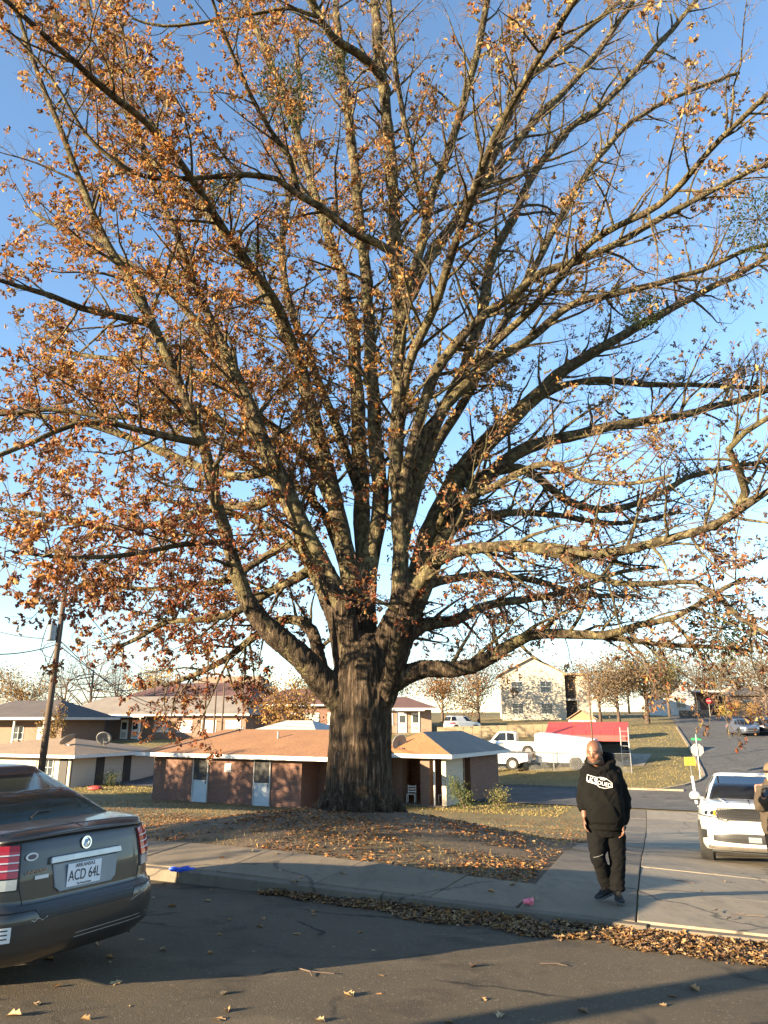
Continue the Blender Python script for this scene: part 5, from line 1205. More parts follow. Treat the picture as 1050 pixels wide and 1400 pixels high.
# litter
for (px, py, col, lab, nm) in ((250, 1194, (.02, .07, .42), 'crumpled bright blue wrapper at the edge of the street', 'blue'), (724, 1242, (.55, .12, .16), 'crumpled pink wrapper on the leaves by the kerb', 'pink')):
    mat('wrap_'+nm, col, tuple(min(1, x*1.6) for x in col), 20, .4)
    g = ground(px, py); b = MB(); b.ell((0, 0, .03), (.16 if nm == 'blue' else .07, .06, .035), 12, 8)
    o = b.build('wrapper', 'wrap_'+nm); 
    for v in o.data.vertices: v.co *= 1 + .55*noise.noise(v.co*22)
    o.location = (g.x, g.y, gz(g.x, g.y) + (.0 if nm == 'blue' else .04)); o.rotation_euler = (0, 0, .4); tag(o, lab, 'litter')
# ------------------------------------------------------------------ houses and the far side of the street
brickmat('brick_red', (.19, .085, .055), (.135, .06, .042), (.20, .165, .135)); brickmat('brick_brown', (.20, .12, .085), (.16, .092, .065), (.2, .165, .135))
brickmat('brick_tan', (.32, .20, .14), (.26, .16, .115), (.3, .25, .2))
shinglemat('roof_rust', (.31, .155, .066), (.23, .11, .048)); shinglemat('roof_grey', (.25, .215, .18), (.18, .155, .13)); shinglemat('roof_dark', (.10, .085, .08), (.07, .06, .058)); shinglemat('roof_maroon', (.17, .085, .065), (.12, .06, .05)); shinglemat('roof_pale', (.5, .48, .44), (.42, .40, .37)); shinglemat('roof_tan', (.36, .25, .15), (.28, .19, .12))
mat('fascia_white', (.58, .57, .54), (.48, .47, .445), 3, .7); mat('soffit', (.45, .43, .40), None, 3, .8)
mat('door_pale', (.46, .50, .52), (.38, .42, .44), 2, .6); mat('screen_dark', (.025, .024, .023), None, 40, .7); mat('door_white', (.72, .72, .70), None, 3, .5)
mat('window_frame', (.6, .6, .58), None, 3, .5); glassmat('pane', (.05, .06, .07), .05, .1); mat('blind', (.42, .42, .39), None, 3, .8)
mat('stucco_cream', (.46, .41, .32), (.40, .355, .28), 1.2, .85, bmp=.1); mat('siding_pale', (.50, .44, .35), (.42, .37, .30), 2, .8, stretch=(.3, .3, 8)); mat('siding_white', (.56, .55, .52), (.48, .47, .45), 2, .7, stretch=(.3, .3, 8))
mat('dish_grey', (.30, .30, .30), (.22, .22, .22), 3, .5, .3); mat('steel', (.32, .33, .33), (.24, .25, .25), 8, .45, .8); mat('wood_pole', (.10, .068, .045), (.065, .045, .032), 3, .9, stretch=(6, 6, .6), bmp=.4, bscale=20)
mat('wood_shed', (.36, .21, .11), (.28, .16, .085), 3, .8, stretch=(8, 8, .6)); mat('canopy_red', (.45, .055, .045), (.36, .045, .038), 1.5, .6); mat('trailer_white', (.50, .49, .45), (.43, .42, .385), 1.5, .55)
mat('sign_yellow', (.75, .58, .06), None, 3, .5); mat('sign_green', (.02, .22, .08), None, 3, .5); mat('sign_red', (.42, .02, .02), None, 3, .5); mat('sign_back', (.42, .41, .38), (.34, .33, .31), 6, .5, .5); mat('pvc_white', (.75, .75, .72), None, 3, .5)
mat('wire', (.03, .03, .03), None, 3, .6); mat('transformer', (.30, .32, .33), None, 4, .5, .3); mat('retaining', (.32, .25, .155), (.26, .2, .12), 1.5, .9, bmp=.2, bscale=5); mat('bin_dark', (.03, .035, .03), None, 4, .6)
def lbox(parent, name, mt, x0, x1, y0, y1, z0, z1, bevel=0):
    return MB().box(((x0+x1)/2, (y0+y1)/2, (z0+z1)/2), (x1-x0, y1-y0, z1-z0)).build(name, mt, parent, bevel=bevel)
def window(parent, x0, x1, z0, z1, y=0.0, mull=1, frame='window_frame', glass='pane', bars=1, depth=.06):
    """window in a wall facing -y; frame stands a little proud, glass set in"""
    w = lbox(parent, 'window', glass, x0, x1, y-.012, y+.02, z0, z1); f = .05
    m = MB(); m.box(((x0+x1)/2, y-depth/2, z0-f/2), (x1-x0+2*f, depth, f)); m.box(((x0+x1)/2, y-depth/2, z1+f/2), (x1-x0+2*f, depth, f))
    for x in (x0-f/2, x1+f/2): m.box((x, y-depth/2, (z0+z1)/2), (f, depth*.98, z1-z0))
    m.build('frame', frame, w)
    m = MB()
    for k in range(mull): m.box((x0+(x1-x0)*(k+1)/(mull+1), y-.024, (z0+z1)/2), (.035, .02, z1-z0))
    for k in range(bars): m.box(((x0+x1)/2, y-.026, z0+(z1-z0)*(k+1)/(bars+1)), (x1-x0, .018, .035))
    m.build('glazing_bar', frame, w)
    lbox(w, 'sill', frame, x0-.08, x1+.08, y-.11, y-.001, z0-.10, z0-.052); return w
def slope(parent, name, mt, quad, th=.09):
    a, b, c, d = [Vector(q) for q in quad]; n = (b-a).cross(d-a).normalized()
    if n.z < 0: n = -n
    vs = [a, b, c, d] + [p + n*th for p in (a, b, c, d)]
    return MB().add(vs, [(3, 2, 1, 0), (4, 5, 6, 7)] + [(i, (i+1) % 4, 4+(i+1) % 4, 4+i) for i in range(4)]).build(name, mt, parent)
def gable_roof(parent, x0, x1, y0, y1, ze, zr, mt, mt2=None, axis='x', hip=0.0, fas='fascia_white', th=.09):
    if axis == 'x':
        ym = (y0+y1)/2; A, B = (x0+hip, ym, zr), (x1-hip, ym, zr)
        slope(parent, 'roof', mt, [(x0, y0, ze), (x1, y0, ze), B, A], th); slope(parent, 'roof', mt2 or mt, [(x1, y1, ze), (x0, y1, ze), A, B], th)
        if hip:
            for q in ([(x0, y1, ze), (x0, y0, ze), A], [(x1, y0, ze), (x1, y1, ze), B]):
                MB().add(q + [Vector(p)+Vector((0, 0, th)) for p in q], [(0, 1, 2), (5, 4, 3), (0, 3, 4, 1), (1, 4, 5, 2), (2, 5, 3, 0)]).build('roof', mt, parent)
    else:
        xm = (x0+x1)/2; A, B = (xm, y0+hip, zr), (xm, y1-hip, zr)
        slope(parent, 'roof', mt, [(x0, y1, ze), (x0, y0, ze), A, B], th); slope(parent, 'roof', mt2 or mt, [(x1, y0, ze), (x1, y1, ze), B, A], th)
        if hip:
            for q in ([(x0, y0, ze), (x1, y0, ze), A], [(x1, y1, ze), (x0, y1, ze), B]):
                MB().add(q + [Vector(p)+Vector((0, 0, th)) for p in q], [(0, 1, 2), (5, 4, 3), (0, 3, 4, 1), (1, 4, 5, 2), (2, 5, 3, 0)]).build('roof', mt, parent)
def fascia(parent, pts, z, h=.2, mt='fascia_white', close=False):
    for a, b in zip(pts[:-1], pts[1:]):
        m = MB(); m.bar((a[0], a[1], z), (b[0], b[1], z), .03, h); m.build('fascia', mt, parent)
def dish(label, loc, rz, r=.38, tilt=.6, parent_thing=None):
    t_ = thing('satellite_dish', label, 'satellite dish', loc, rz)
    m = MB(); M3 = Euler((tilt, 0, 0)).to_matrix(); c = Vector((0, -.12, .52))
    R = [[c + M3 @ Vector((r*k*math.cos(a), -.10*(1-k*k)*-1 - .0, r*1.1*k*math.sin(a))) for a in [2*PI*i/22 for i in range(22)]] for k in (.03, .4, .75, 1.0)]
    m.rings(R, cap=False); o = m.build('reflector', 'dish_grey', t_, smooth=True); o.modifiers.new('s', 'SOLIDIFY').thickness = .02
    m = MB(); m.tube([(0, .1, 0), (0, .05, .35), c + Vector((0, .04, 0))], .025, 8); m.build('mast', 'steel', t_)
    m = MB(); e = c + M3 @ Vector((0, -.42, -.12)); m.tube([c + M3 @ Vector((0, .05, -r)), e], .014, 6); m.box(e, (.06, .12, .06)); m.build('feed_arm', 'steel', t_); return t_

# ---- the brick duplex behind the oak.  local x runs right along the front, y goes back
W0 = ground(411, 1105); DR = -math.radians(29)
dup = thing('brick_duplex', 'low red brick house with rust brown roof standing behind the oak', 'house', (W0.x, W0.y, W0.z - .05), DR)
ZE = 2.42; LX = -10.2
wl = lbox(dup, 'wall', 'brick_red', LX, 0, 0, 7.8, -.6, ZE)
lbox(dup, 'wall', 'brick_red', .003, 2.4, 1.5, 7.7, -.6, ZE - .003)
lbox(dup, 'wall', 'brick_red', .004, 5.75, 8.2, 12.6, -.6, ZE - .005)
for x0 in (-7.15, -2.95):                                           # screen doors: dark upper half, pale lower panel
    d = lbox(dup, 'door', 'door_pale', x0, x0+.98, -.05, .03, .02, 1.12); lbox(d, 'door_screen', 'screen_dark', x0, x0+.98, -.045, .03, 1.125, 2.30)
    m = MB(); m.box((x0+.49, -.06, 1.12), (.98, .05, .05)); m.build('door_rail', 'door_pale', d); lbox(d, 'handle', 'steel', x0+.86, x0+.9, -.11, -.052, .98, 1.1)
    m = MB()
    for xx in (x0-.03, x0+1.01): m.box((xx, -.04, 1.16), (.06, .09, 2.3))
    m.build('door_frame', 'soffit', d)
v_ = lbox(dup, 'wall_vent', 'fascia_white', -5.0, -4.55, -.04, .02, 1.62, 2.05)
for k in range(4): lbox(v_, 'louvre', 'soffit', -4.96, -4.59, -.06, -.041, 1.67+.095*k, 1.71+.095*k)
lbox(dup, 'corner_post', 'brick_brown', 2.1, 2.5, 1.1, 1.497, -.6, ZE-.006)
# porch of the right wing: deep, dark, with a pier, a thin post and a pale end wall
lbox(dup, 'porch_back_wall', 'brick_red', 2.41, 5.75, 7.3, 7.42, -.6, ZE-.01); pd = lbox(dup, 'door', 'screen_dark', 3.1, 4.0, 7.24, 7.29, .0, 2.1); lbox(pd, 'handle', 'steel', 3.85, 3.9, 7.18, 7.239, 1.0, 1.1)
lbox(dup, 'porch_pier', 'brick_brown', 2.42, 3.0, 5.2, 5.8, -.6, ZE-.02); lbox(dup, 'porch_pier', 'brick_brown', 4.2, 4.75, 5.0, 5.5, -.6, ZE-.02)
lbox(dup, 'porch_post', 'fascia_white', 5.02, 5.10, 4.9, 4.98, -.4, ZE-.02); lbox(dup, 'porch_wall', 'siding_pale', 5.45, 5.7, 5.0, 7.29, -.6, ZE-.02); lbox(dup, 'porch_floor', 'concrete', 2.42, 5.7, 4.7, 7.3, -.6, -.02)
pw = window(dup, 3.2, 3.9, .8, 1.9, 7.235); 
# roofs: main front slope, wing with its ridge running back
gable_roof(dup, LX-.75, 2.75, -.75, 8.5, ZE, ZE+1.25, 'roof_rust', hip=2.6)
gable_roof(dup, 1.3, 6.35, 4.3, 13.2, ZE+.012, ZE+1.15, 'roof_rust', 'roof_grey', axis='y', hip=1.7)
fascia(dup, [(LX-.75, 8.5), (LX-.77, -.77), (2.77, -.77), (2.77, 4.2)], ZE+.02, .2); fascia(dup, [(2.6, 4.28), (6.37, 4.28), (6.37, 13.2)], ZE+.03, .2)
MB().box((-3.8, 3.9, ZE-.03), (12.2, 9.0, .04)).build('soffit', 'soffit', dup); MB().box((4.2, 8.8, ZE-.055), (4.0, 8.6, .04)).build('soffit', 'soffit', dup)
m = MB(); m.tube([(-3.2, 2.2, ZE+.8), (-3.2, 2.2, ZE+1.25)], .06, 10); m.build('vent_pipe', 'steel', dup)
m = MB(); m.tube([(-7.5, 4.4, ZE+1.0), (-7.5, 4.4, ZE+1.45)], .05, 10); m.build('vent_pipe', 'steel', dup)
ML = dup.matrix_basis
def on_dup(x, y, z): return Matrix.Translation((W0.x, W0.y, W0.z-.05)) @ Matrix.Rotation(DR, 4, 'Z') @ Vector((x, y, z))
dish('grey satellite dish in the roof valley of the brick duplex', on_dup(2.95, 4.9, ZE+.15), DR + .9, .42, .35)
def chair(label, loc, rz):
    c = thing('garden_chair', label, 'chair', loc, rz); m = MB(); m.box((0, 0, .42), (.46, .44, .03)); m.build('seat', 'pvc_white', c)
    for x in (-.21, .21):
        for y in (-.2, .2): lbox(c, 'leg', 'pvc_white', x-.018, x+.018, y-.018, y+.018, 0, .42 if y < 0 else .88)
    for k in range(3): lbox(c, 'back_slat', 'pvc_white', -.21, .21, .19, .21, .5+.13*k, .57+.13*k)
chair('white metal chair on the dark porch of the duplex, beside the brick pier', on_dup(3.35, 5.6, 0), DR + .3); chair('white metal chair on the dark porch of the duplex, near the pale end wall', on_dup(5.15, 5.9, 0), DR - .4)
# shrub by the porch corner
def bush(name, label, loc, h, rad, N, pal, cat='shrub', stems=7, sz=(.05, .10)):
    b = thing(name, label, cat, loc); m = MB(); P = []
    for k in range(stems):
        a = rng.uniform(0, 6.28); e = Vector((math.cos(a)*rad*.7, math.sin(a)*rad*.7, h*rng.uniform(.6, 1))); m.tube([(0, 0, 0), e*.5 + Vector((0, 0, .1*h)), e], [.03, .02, .008], 5); P.append(np.array(e))
    m.build('stem', 'bark_twig', b); C0 = np.array(P)[rng.integers(0, stems, N)]; f = rng.random((N, 1))**.5
    Q = C0*f + rng.normal(size=(N, 3))*rad*.22; Q[:, 2] = np.abs(Q[:, 2]) + .05
    V, fa, c = leaf_arrays(Q, rng.uniform(*sz, N), rand_dirs(N, .2), rand_dirs(N), .1)
    tag(obj('foliage', fast_mesh('foliage', V, fa, c, np.repeat(pick_cols(N, pal), NL, axis=0)), 'leaf_bg', b), kind='stuff'); return b
GRN = [(.06, .09, .025), (.09, .12, .03), (.05, .07, .02), (.13, .13, .04)]
q = on_dup(6.9, 4.6, 0); q.z = gz(q.x, q.y); bush('porch_shrub', 'dark loose shrub at the porch corner of the duplex', q, 1.5, .9, 1500, GRN)
q = on_dup(8.3, 5.4, 0); q.z = gz(q.x, q.y); bush('porch_shrub', 'small spiky yellow green shrub right of the porch shrub', q, 1.0, .8, 700, [(.14, .15, .04), (.2, .17, .06)])

# ---- the neighbour with the pale bright roof behind the duplex
g = at(365, 1010, 56); nb = thing('pale_roof_house', 'house with pale sunlit gable roof peeking over the duplex roof', 'house', (g.x, g.y, gz(g.x, g.y)), DR)
lbox(nb, 'wall', 'brick_brown', -4.2, 4.2, 0, 8, -.5, 2.5); lbox(nb, 'wall', 'brick_brown', -4.18, 4.18, .01, 7.99, 2.5, 2.55); window(nb, -2, -1, .9, 2.1); window(nb, 1, 2, .9, 2.1)
gable_roof(nb, -5.2, 5.2, -.7, 8.7, 2.5, 4.1, 'roof_pale', axis='x', hip=4.0); fascia(nb, [(-5.2, -.72), (5.2, -.72)], 2.52)

# ---- small pale house at the left with two dishes
g = ground(96, 1077); lh = thing('pale_house', 'small pale house with tan and grey roof at the foot of the utility pole', 'house', (g.x, g.y, g.z-.05), -math.radians(22))
lbox(lh, 'wall', 'siding_pale', -11, 0, 0, 8.5, -.5, 2.05); window(lh, -2.6, -1.7, .8, 1.8); 
d = lbox(lh, 'door', 'screen_dark', -1.15, -.45, -.05, .03, 0, 1.95); lbox(lh, 'wall_panel', 'stucco_cream', -4.4, -3.2, -.04, .02, .2, 1.9); lbox(lh, 'downpipe', 'trim_black', -.12, -.04, -.1, -.02, -.2, 2.0)
lbox(lh, 'side_door', 'screen_dark', -.02, .05, 2.2, 3.0, 0, 1.9); lbox(lh, 'side_door', 'screen_dark', -.02, .05, 5.0, 5.8, 0, 1.9)
gable_roof(lh, -12, .95, -.9, 9.4, 2.05, 3.0, 'roof_tan', 'roof_grey', hip=5.0); fascia(lh, [(-12, -.92), (.97, -.92), (.97, 9.4)], 2.07, .2)
mlh = Matrix.Translation(lh.location) @ Matrix.Rotation(-math.radians(22), 4, 'Z')
dish('dark satellite dish on the tan roof of the pale house', mlh @ Vector((-2.6, 1.8, 2.6)), 1.2, .55, .9); dish('satellite dish on the grey side of the pale house roof', mlh @ Vector((-1.3, 4.2, 2.62)), .2, .55, .7)
lbox(lh, 'roof', 'roof_grey', -.1, .9, .2, 8.6, 2.16, 2.19)

# ---- dark porch house farther left
g = at(30, 990, 80); dh = thing('dark_roof_house', 'house with black roof and deep shaded porch behind the utility pole', 'house', (g.x, g.y, gz(g.x, g.y)), -.35)
lbox(dh, 'wall', 'brick_brown', -9, 3.0, 2.5, 9, -.5, 3.3)
for x in (-4.6, -1.4, 2.6): lbox(dh, 'porch_post', 'fascia_white', x, x+.18, .2, .38, -.5, 3.3)
window(dh, -3.6, -2.2, 1.2, 2.5, 2.5); d = lbox(dh, 'door', 'door_white', -.2, .8, 2.44, 2.5, .3, 2.4)
gable_roof(dh, -10, 4.6, -.4, 9.6, 3.3, 5.2, 'roof_dark', hip=4); fascia(dh, [(-10, -.42), (4.62, -.42), (4.62, 9.6)], 3.32, .26, 'soffit')
# ---- long brick buildings on the rise
def long_house(name, label, px0, px1, D0, D1, ybase, wall, roof, h=2.7, rise=1.9, depth=9, wins=5, porch=None, hip=3.5, ridge=None, dz=0):
    a = at(px0, ybase, D0); b = at(px1, ybase, D1); z = min(gz(a.x, a.y), gz(b.x, b.y)); L = (b-a).xy.length; ang = math.atan2(b.y-a.y, b.x-a.x)
    t_ = thing(name, label, 'house', (a.x, a.y, z + dz), ang)
    lbox(t_, 'wall', wall, 0, L, 0, depth, -2.0, h)
    for k in range(wins):
        x = L*(k+.5)/wins
        if porch and porch[0]-.8 < x < porch[1]+.8: continue
        window(t_, x-.9, x+.9, .9, 2.1, 0, 2, bars=1, glass='blind')
    gable_roof(t_, -.8, L+.8, -.8, depth+.8, h, h+rise, roof, hip=hip); fascia(t_, [(-.8, -.82), (L+.8, -.82)], h+.02, .2)
    if porch:
        x0, x1 = porch; lbox(t_, 'awning', 'roof_grey', x0-.6, x1+.6, -2.6, -.83, h-.2, h-.08); fascia(t_, [(x0-.6, -2.62), (x1+.6, -2.62)], h-.13, .2)
        for x in (x0, x1): lbox(t_, 'porch_post', 'fascia_white', x-.06, x+.06, -2.4, -2.28, -.4, h-.2)
        xm = (x0+x1)/2
        for k, x in enumerate((xm-.15, xm+1.35)):
            d = lbox(t_, 'door', 'door_white', x-.95, x, -.08, .0, 0, 2.2); lbox(d, 'door_glass', 'pane', x-.8, x-.15, -.10, -.081, 1.1, 1.9); lbox(d, 'door_panel', 'soffit', x-.8, x-.15, -.095, -.081, .2, .8)
        for k in range(4): lbox(t_, 'step', 'concrete', xm-1.6, xm+1.6, -2.7-.32*(k+1), -2.7-.32*k, -1.6, -.15*(k+1))
        lbox(t_, 'porch_floor', 'concrete', x0-.4, x1+.4, -2.7, -.003, -1.6, -.02)
    return t_
long_house('brick_terrace', 'long low brick terrace with grey roof and white porch doors', 82, 335, 93, 86, 1010, 'brick_brown', 'roof_grey', wins=8, porch=(6.5, 12.5), dz=.05, rise=2.2)
long_house('brick_hall', 'large house with tall maroon roof above the long terrace', 158, 338, 125, 118, 985, 'brick_red', 'roof_maroon', h=3.4, rise=3.1, depth=16, wins=4, hip=5)
m_ = long_house('tan_roof_house', 'house with sunlit tan roof right of the maroon roofed one', 250, 350, 140, 138, 975, 'stucco_cream', 'roof_tan', h=4.6, rise=3.2, depth=12, wins=3, hip=2)
long_house('brick_bungalow', 'brick bungalow with maroon roof glimpsed left of the oak trunk', 345, 475, 92, 90, 1000, 'brick_red', 'roof_maroon', h=3.0, rise=2.0, wins=4, dz=.3)
long_house('brick_bungalow', 'brick bungalow with white porch post glimpsed right of the oak trunk', 505, 590, 88, 88, 990, 'brick_tan', 'roof_maroon', h=2.6, rise=1.4, wins=2, porch=(3.2, 5.6), dz=.1)

# ---- cream two storey apartments on the hill
g = at(688, 985, 108); ap = thing('cream_apartments', 'two storey cream apartment block with open stair bay on the hill', 'apartment block', (g.x, g.y, gz(g.x, g.y)), -.12)
lbox(ap, 'wall', 'stucco_cream', 0, 8.8, 0, 12, -2, 6.2); m = MB(); m.prism([(-.4, 6.2), (9.2, 6.2), (4.4, 8.6)], 0, .3, lambda u, q, d: (u, d-.003, q)); m.build('gable', 'stucco_cream', ap)
gable_roof(ap, -.6, 9.4, -.4, 12.4, 6.15, 8.65, 'roof_tan', axis='y')
lbox(ap, 'stair_bay', 'screen_dark', 8.803, 10.4, 1.0, 12, -2, 6.0); lbox(ap, 'wall', 'stucco_cream', 10.4, 12.3, -.3, 12, -2, 6.1); lbox(ap, 'landing', 'soffit', 8.81, 10.39, .3, 1.2, 2.7, 2.95)
lbox(ap, 'roof', 'roof_tan', 8.6, 12.6, -.7, 12.3, 6.16, 6.4)
for x in (1.4, 5.4):
    for z in (.9, 3.9): window(ap, x, x+1.5, z, z+1.4)
for k in range(7): lbox(ap, 'stair_tread', 'concrete', 8.9+.18*k, 9.1+.18*k, .5, 1.0, .1+.36*k, .2+.36*k)
for z in (3.1, 3.5, 3.9): lbox(ap, 'handrail', 'trim_black', 8.82, 10.38, .31, .35, z, z+.05)
# retaining wall below them
A = at(598, 1004, 78); B = at(790, 1004, 78); rw = thing('retaining_wall', 'long tan retaining wall below the cream apartments', 'wall', (0, 0, 0))
n = 16
for k in range(n):
    a, b = A.lerp(B, k/n), A.lerp(B, (k+1)/n - .002); z0 = min(gz(a.x, a.y), gz(b.x, b.y)); MB().bar((a.x, a.y, z0+.35), (b.x, b.y, z0+.35), .35, 1.7).build('wall_panel', 'retaining', rw)
# ---- shed, red canopy, trailer, fence
g = at(797, 1003, 71); g.z = gz(g.x, g.y); sd_ = thing('garden_shed', 'small brown wooden shed with white framed double doors', 'shed', g, -.3)
lbox(sd_, 'wall', 'wood_shed', -1.15, 1.15, 0, 2.4, -.4, 2.05); m = MB(); m.prism([(-1.15, 2.05), (1.15, 2.05), (0, 2.75)], 0, .1, lambda u, q, d: (u, d-.002, q)); m.build('gable', 'wood_shed', sd_); gable_roof(sd_, -1.35, 1.35, -.2, 2.6, 2.0, 2.85, 'roof_tan', axis='y', th=.06)
for x in (-.62, .62): 
    d = lbox(sd_, 'door', 'wood_shed', x-.55, x+.55, -.05, -.003, .1, 1.9)
    m = MB()
    for xx in (x-.55, x+.55): m.box((xx, -.07, 1.0), (.09, .05, 1.8))
    for zz in (.12, 1.0, 1.88): m.box((x, -.072, zz), (1.1, .045, .09))
    m.build('door_trim', 'fascia_white', d)
for x in (-1.12, 1.12): lbox(sd_, 'corner_trim', 'fascia_white', x-.05, x+.05, -.06, -.01, -.3, 2.02)
g = at(806, 1040, 58.5); g.z = gz(g.x, g.y); cn = thing('red_canopy', 'red pitched canopy on steel posts beside the white trailer', 'canopy', g, AL + .10)
for k in range(6): slope(cn, 'roof_sheet', 'canopy_red', [(-3.0+k, -1.6, 1.85), (-2.02+k, -1.6, 1.85), (-2.02+k, 1.2, 2.75), (-3.0+k, 1.2, 2.75)], .05)
m = MB(); m.add([(-3, -1.6, 1.85), (3, -1.6, 1.85), (3, -1.62, 1.45), (-3, -1.62, 1.45)], [(0, 1, 2, 3)]); o = m.build('valance', 'canopy_red', cn); o.modifiers.new('s', 'SOLIDIFY').thickness = .02
for x in (-2.95, 0, 2.95):
    for y, h in ((-1.55, 1.85), (1.15, 2.72)): m = MB(); m.tube([(x, y, -.2), (x, y, h)], .04, 8); m.build('post', 'steel', cn)
lbox(cn, 'rear_screen', 'bin_dark', -2.9, 2.9, 1.16, 1.2, 0, 2.2); lbox(cn, 'stored_box', 'bin_dark', .6, 2.6, -.4, .8, 0, 1.2)
lg_ = at(857, 1050, 55.5); lg_.z = gz(lg_.x, lg_.y); ld = thing('steel_ladder', 'pale steel ladder frame standing at the end of the red canopy', 'ladder', lg_, AL)
for x in (-.28, .28): m = MB(); m.tube([(x, 0, -.05), (x, .25, 2.6)], .03, 6); m.build('rail', 'sign_back', ld)
for k in range(7): m = MB(); m.tube([(-.28, .03+.035*k, .3+.34*k), (.28, .03+.035*k, .3+.34*k)], .02, 6); m.build('rung', 'sign_back', ld)
g = at(776, 1052, 55.5); g.z = gz(g.x, g.y) + .03; tl = thing('box_trailer', 'white box trailer with single wheel parked behind the fence', 'trailer', g, AL + .04)
m = MB(); m.prism([(-2.0, .45), (-2.05, 2.3), (-1.6, 2.42), (2.15, 2.0), (2.15, .45), (1.2, .38), (-1.0, .38)], -1.0, 1.0, lambda u, q, d: (u, d, q)); m.build('body', 'trailer_white', tl, bevel=.04)
m = MB(); m.wheel((.75, -1.0, .36), (0, -1, 0), [(.46, -.02), (.46, .03), (.40, .03)], 24); m.build('wheel_arch', 'trim_black', tl); add_wheel(tl, .75, -.98, .34, .2, 8, 'silver', side=-1); add_wheel(tl, .75, .98, .34, .2, 8, side=1)
for z in (.75, 1.4): lbox(tl, 'side_rail', 'sign_back', -1.95, 2.1, -1.03, -1.004, z, z+.05)
m = MB(); m.bar((2.15, 0, .5), (3.2, 0, .45), .1, .1); m.build('drawbar', 'trim_black', tl); lbox(tl, 'door', 'trailer_white', -1.2, -.3, -1.025, -1.004, .55, 1.95)
m = MB(); m.tube([(3.1, 0, -.0), (3.1, 0, .5)], .03, 6); m.build('jockey_stand', 'steel', tl)
# chain link fence: posts, rail and woven wire
def chain_fence(label, r0, r1, v, h=1.25, gap=2.6):
    x0, y0 = XY(r0, v); t_ = thing('chain_link_fence', label, 'fence', (0, 0, 0)); n = int((r1-r0)/gap); P = []
    for k in range(n+1):
        x, y = XY(r0 + gap*k, v); z = gz(x, y); P.append(Vector((x, y, z))); m = MB(); m.tube([(x, y, z-.1), (x, y, z+h+.05)], .032, 8); m.build('post', 'steel', t_)
    m = MB(); m.tube([p + Vector((0, 0, h)) for p in P], .022, 6); m.build('top_rail', 'steel', t_)
    m = MB()
    for a, b in zip(P[:-1], P[1:]):
        d = b-a; q = 22
        for k in range(q):
            for s_ in (1, -1):
                u0, u1 = k/q, k/q + s_*h/gap
                c0, c1 = 0.03, h
                if u1 < 0: c1 = c0 + (h-c0)*(u0/(u0-u1)); u1 = 0
                if u1 > 1: c1 = c0 + (h-c0)*((1-u0)/(u1-u0)); u1 = 1
                m.bar(a + d*u0 + Vector((0, 0, c0)), a + d*u1 + Vector((0, 0, c1)), .006, .006)
    tag(m.build('wire_mesh', 'steel', t_), kind='stuff'); return t_
chain_fence('chain link fence in front of the white pickups and trailer', -19.5, -6.5, 54.6)

# ---- signs at the corner
g = ground(958, 1068); sg = thing('stop_sign', 'back of an eight sided stop sign with green street name blades', 'sign', g, AL + .15)
m = MB(); m.tube([(0, 0, -.1), (0, 0, 2.78)], .03, 8); m.build('post', 'steel', sg)
m = MB(); m.prism([(.4*math.cos(PI/8+k*PI/4), 1.85+.4*math.sin(PI/8+k*PI/4)) for k in range(8)], .04, .05, lambda u, q, d: (u, d, q)); m.build('panel', 'sign_back', sg)
m = MB(); m.prism([(.385*math.cos(PI/8+k*PI/4), 1.85+.385*math.sin(PI/8+k*PI/4)) for k in range(8)], .051, .056, lambda u, q, d: (u, d, q)); pn = m.build('face', 'sign_red', sg)
me = text_mesh('STOP', .26); me.transform(Matrix(((-1, 0, 0, 0), (0, 0, 1, .06), (0, 1, 0, 1.85), (0, 0, 0, 1)))); obj('lettering', me, 'print_white', pn)
m = MB(); m.box((0, 0, 2.50), (.6, .02, .15)); m.build('name_blade', 'sign_green', sg); m = MB(); m.box((0, 0, 2.68), (.02, .6, .15)); m.build('name_blade', 'sign_green', sg)
g = ground(953, 1100); ys = thing('yellow_sign', 'small yellow board on a leaning white post at the street corner', 'sign', g, .12)
m = MB(); m.tube([(0, 0, -.1), (-.10, 0, 1.45)], .075, 10); m.build('post', 'pvc_white', ys); m = MB(); m.tube([(-.10, 0, 1.45), (-.14, 0, 2.0)], .025, 8); m.build('stem', 'steel', ys); m = MB(); m.box((-.15, -.02, 2.2), (.62, .03, .42)); m.build('board', 'sign_yellow', ys, bevel=.01)
# ---- far end of the side road
g = at(935, 985, 118); g.z = gz(g.x, g.y); wh = thing('white_house', 'narrow white gabled house at the end of the side road', 'house', g, .05)
lbox(wh, 'wall', 'siding_white', -2.4, 2.0, 0, 7, -2, 3.0); m = MB(); m.prism([(-2.4, 3.0), (2.0, 3.0), (-.2, 5.2)], 0, .2, lambda u, q, d: (u, d-.003, q)); m.build('gable', 'siding_white', wh); gable_roof(wh, -2.8, 2.4, -.3, 7.4, 2.7, 5.3, 'roof_dark', axis='y'); window(wh, -.9, .5, 1.2, 2.6)
g = at(985, 985, 125); g.z = gz(g.x, g.y); bh = thing('brown_building', 'long low dark brown building beyond the end of the side road', 'building', g, -.05)
lbox(bh, 'wall', 'brick_red', -6, 7.5, 0, 10, -2, 3.4); lbox(bh, 'roof', 'roof_dark', -6.6, 8.2, -1.6, 10.5, 3.4, 3.75); lbox(bh, 'fascia', 'fascia_white', -6.6, 8.2, -1.64, -1.602, 3.55, 3.8)
for x in (-4.5, -1, 2.5, 5.6): window(bh, x, x+1.4, .9, 2.2)
for x in (-6.3, 0.5, 7.6): lbox(bh, 'porch_post', 'wood_shed', x-.1, x+.1, -1.4, -1.2, -1, 3.4)
g = at(1035, 985, 120); g.z = gz(g.x, g.y); th_ = thing('tan_house', 'tan house with orange brick at the end of the road behind the parked cars', 'house', g, -.1)
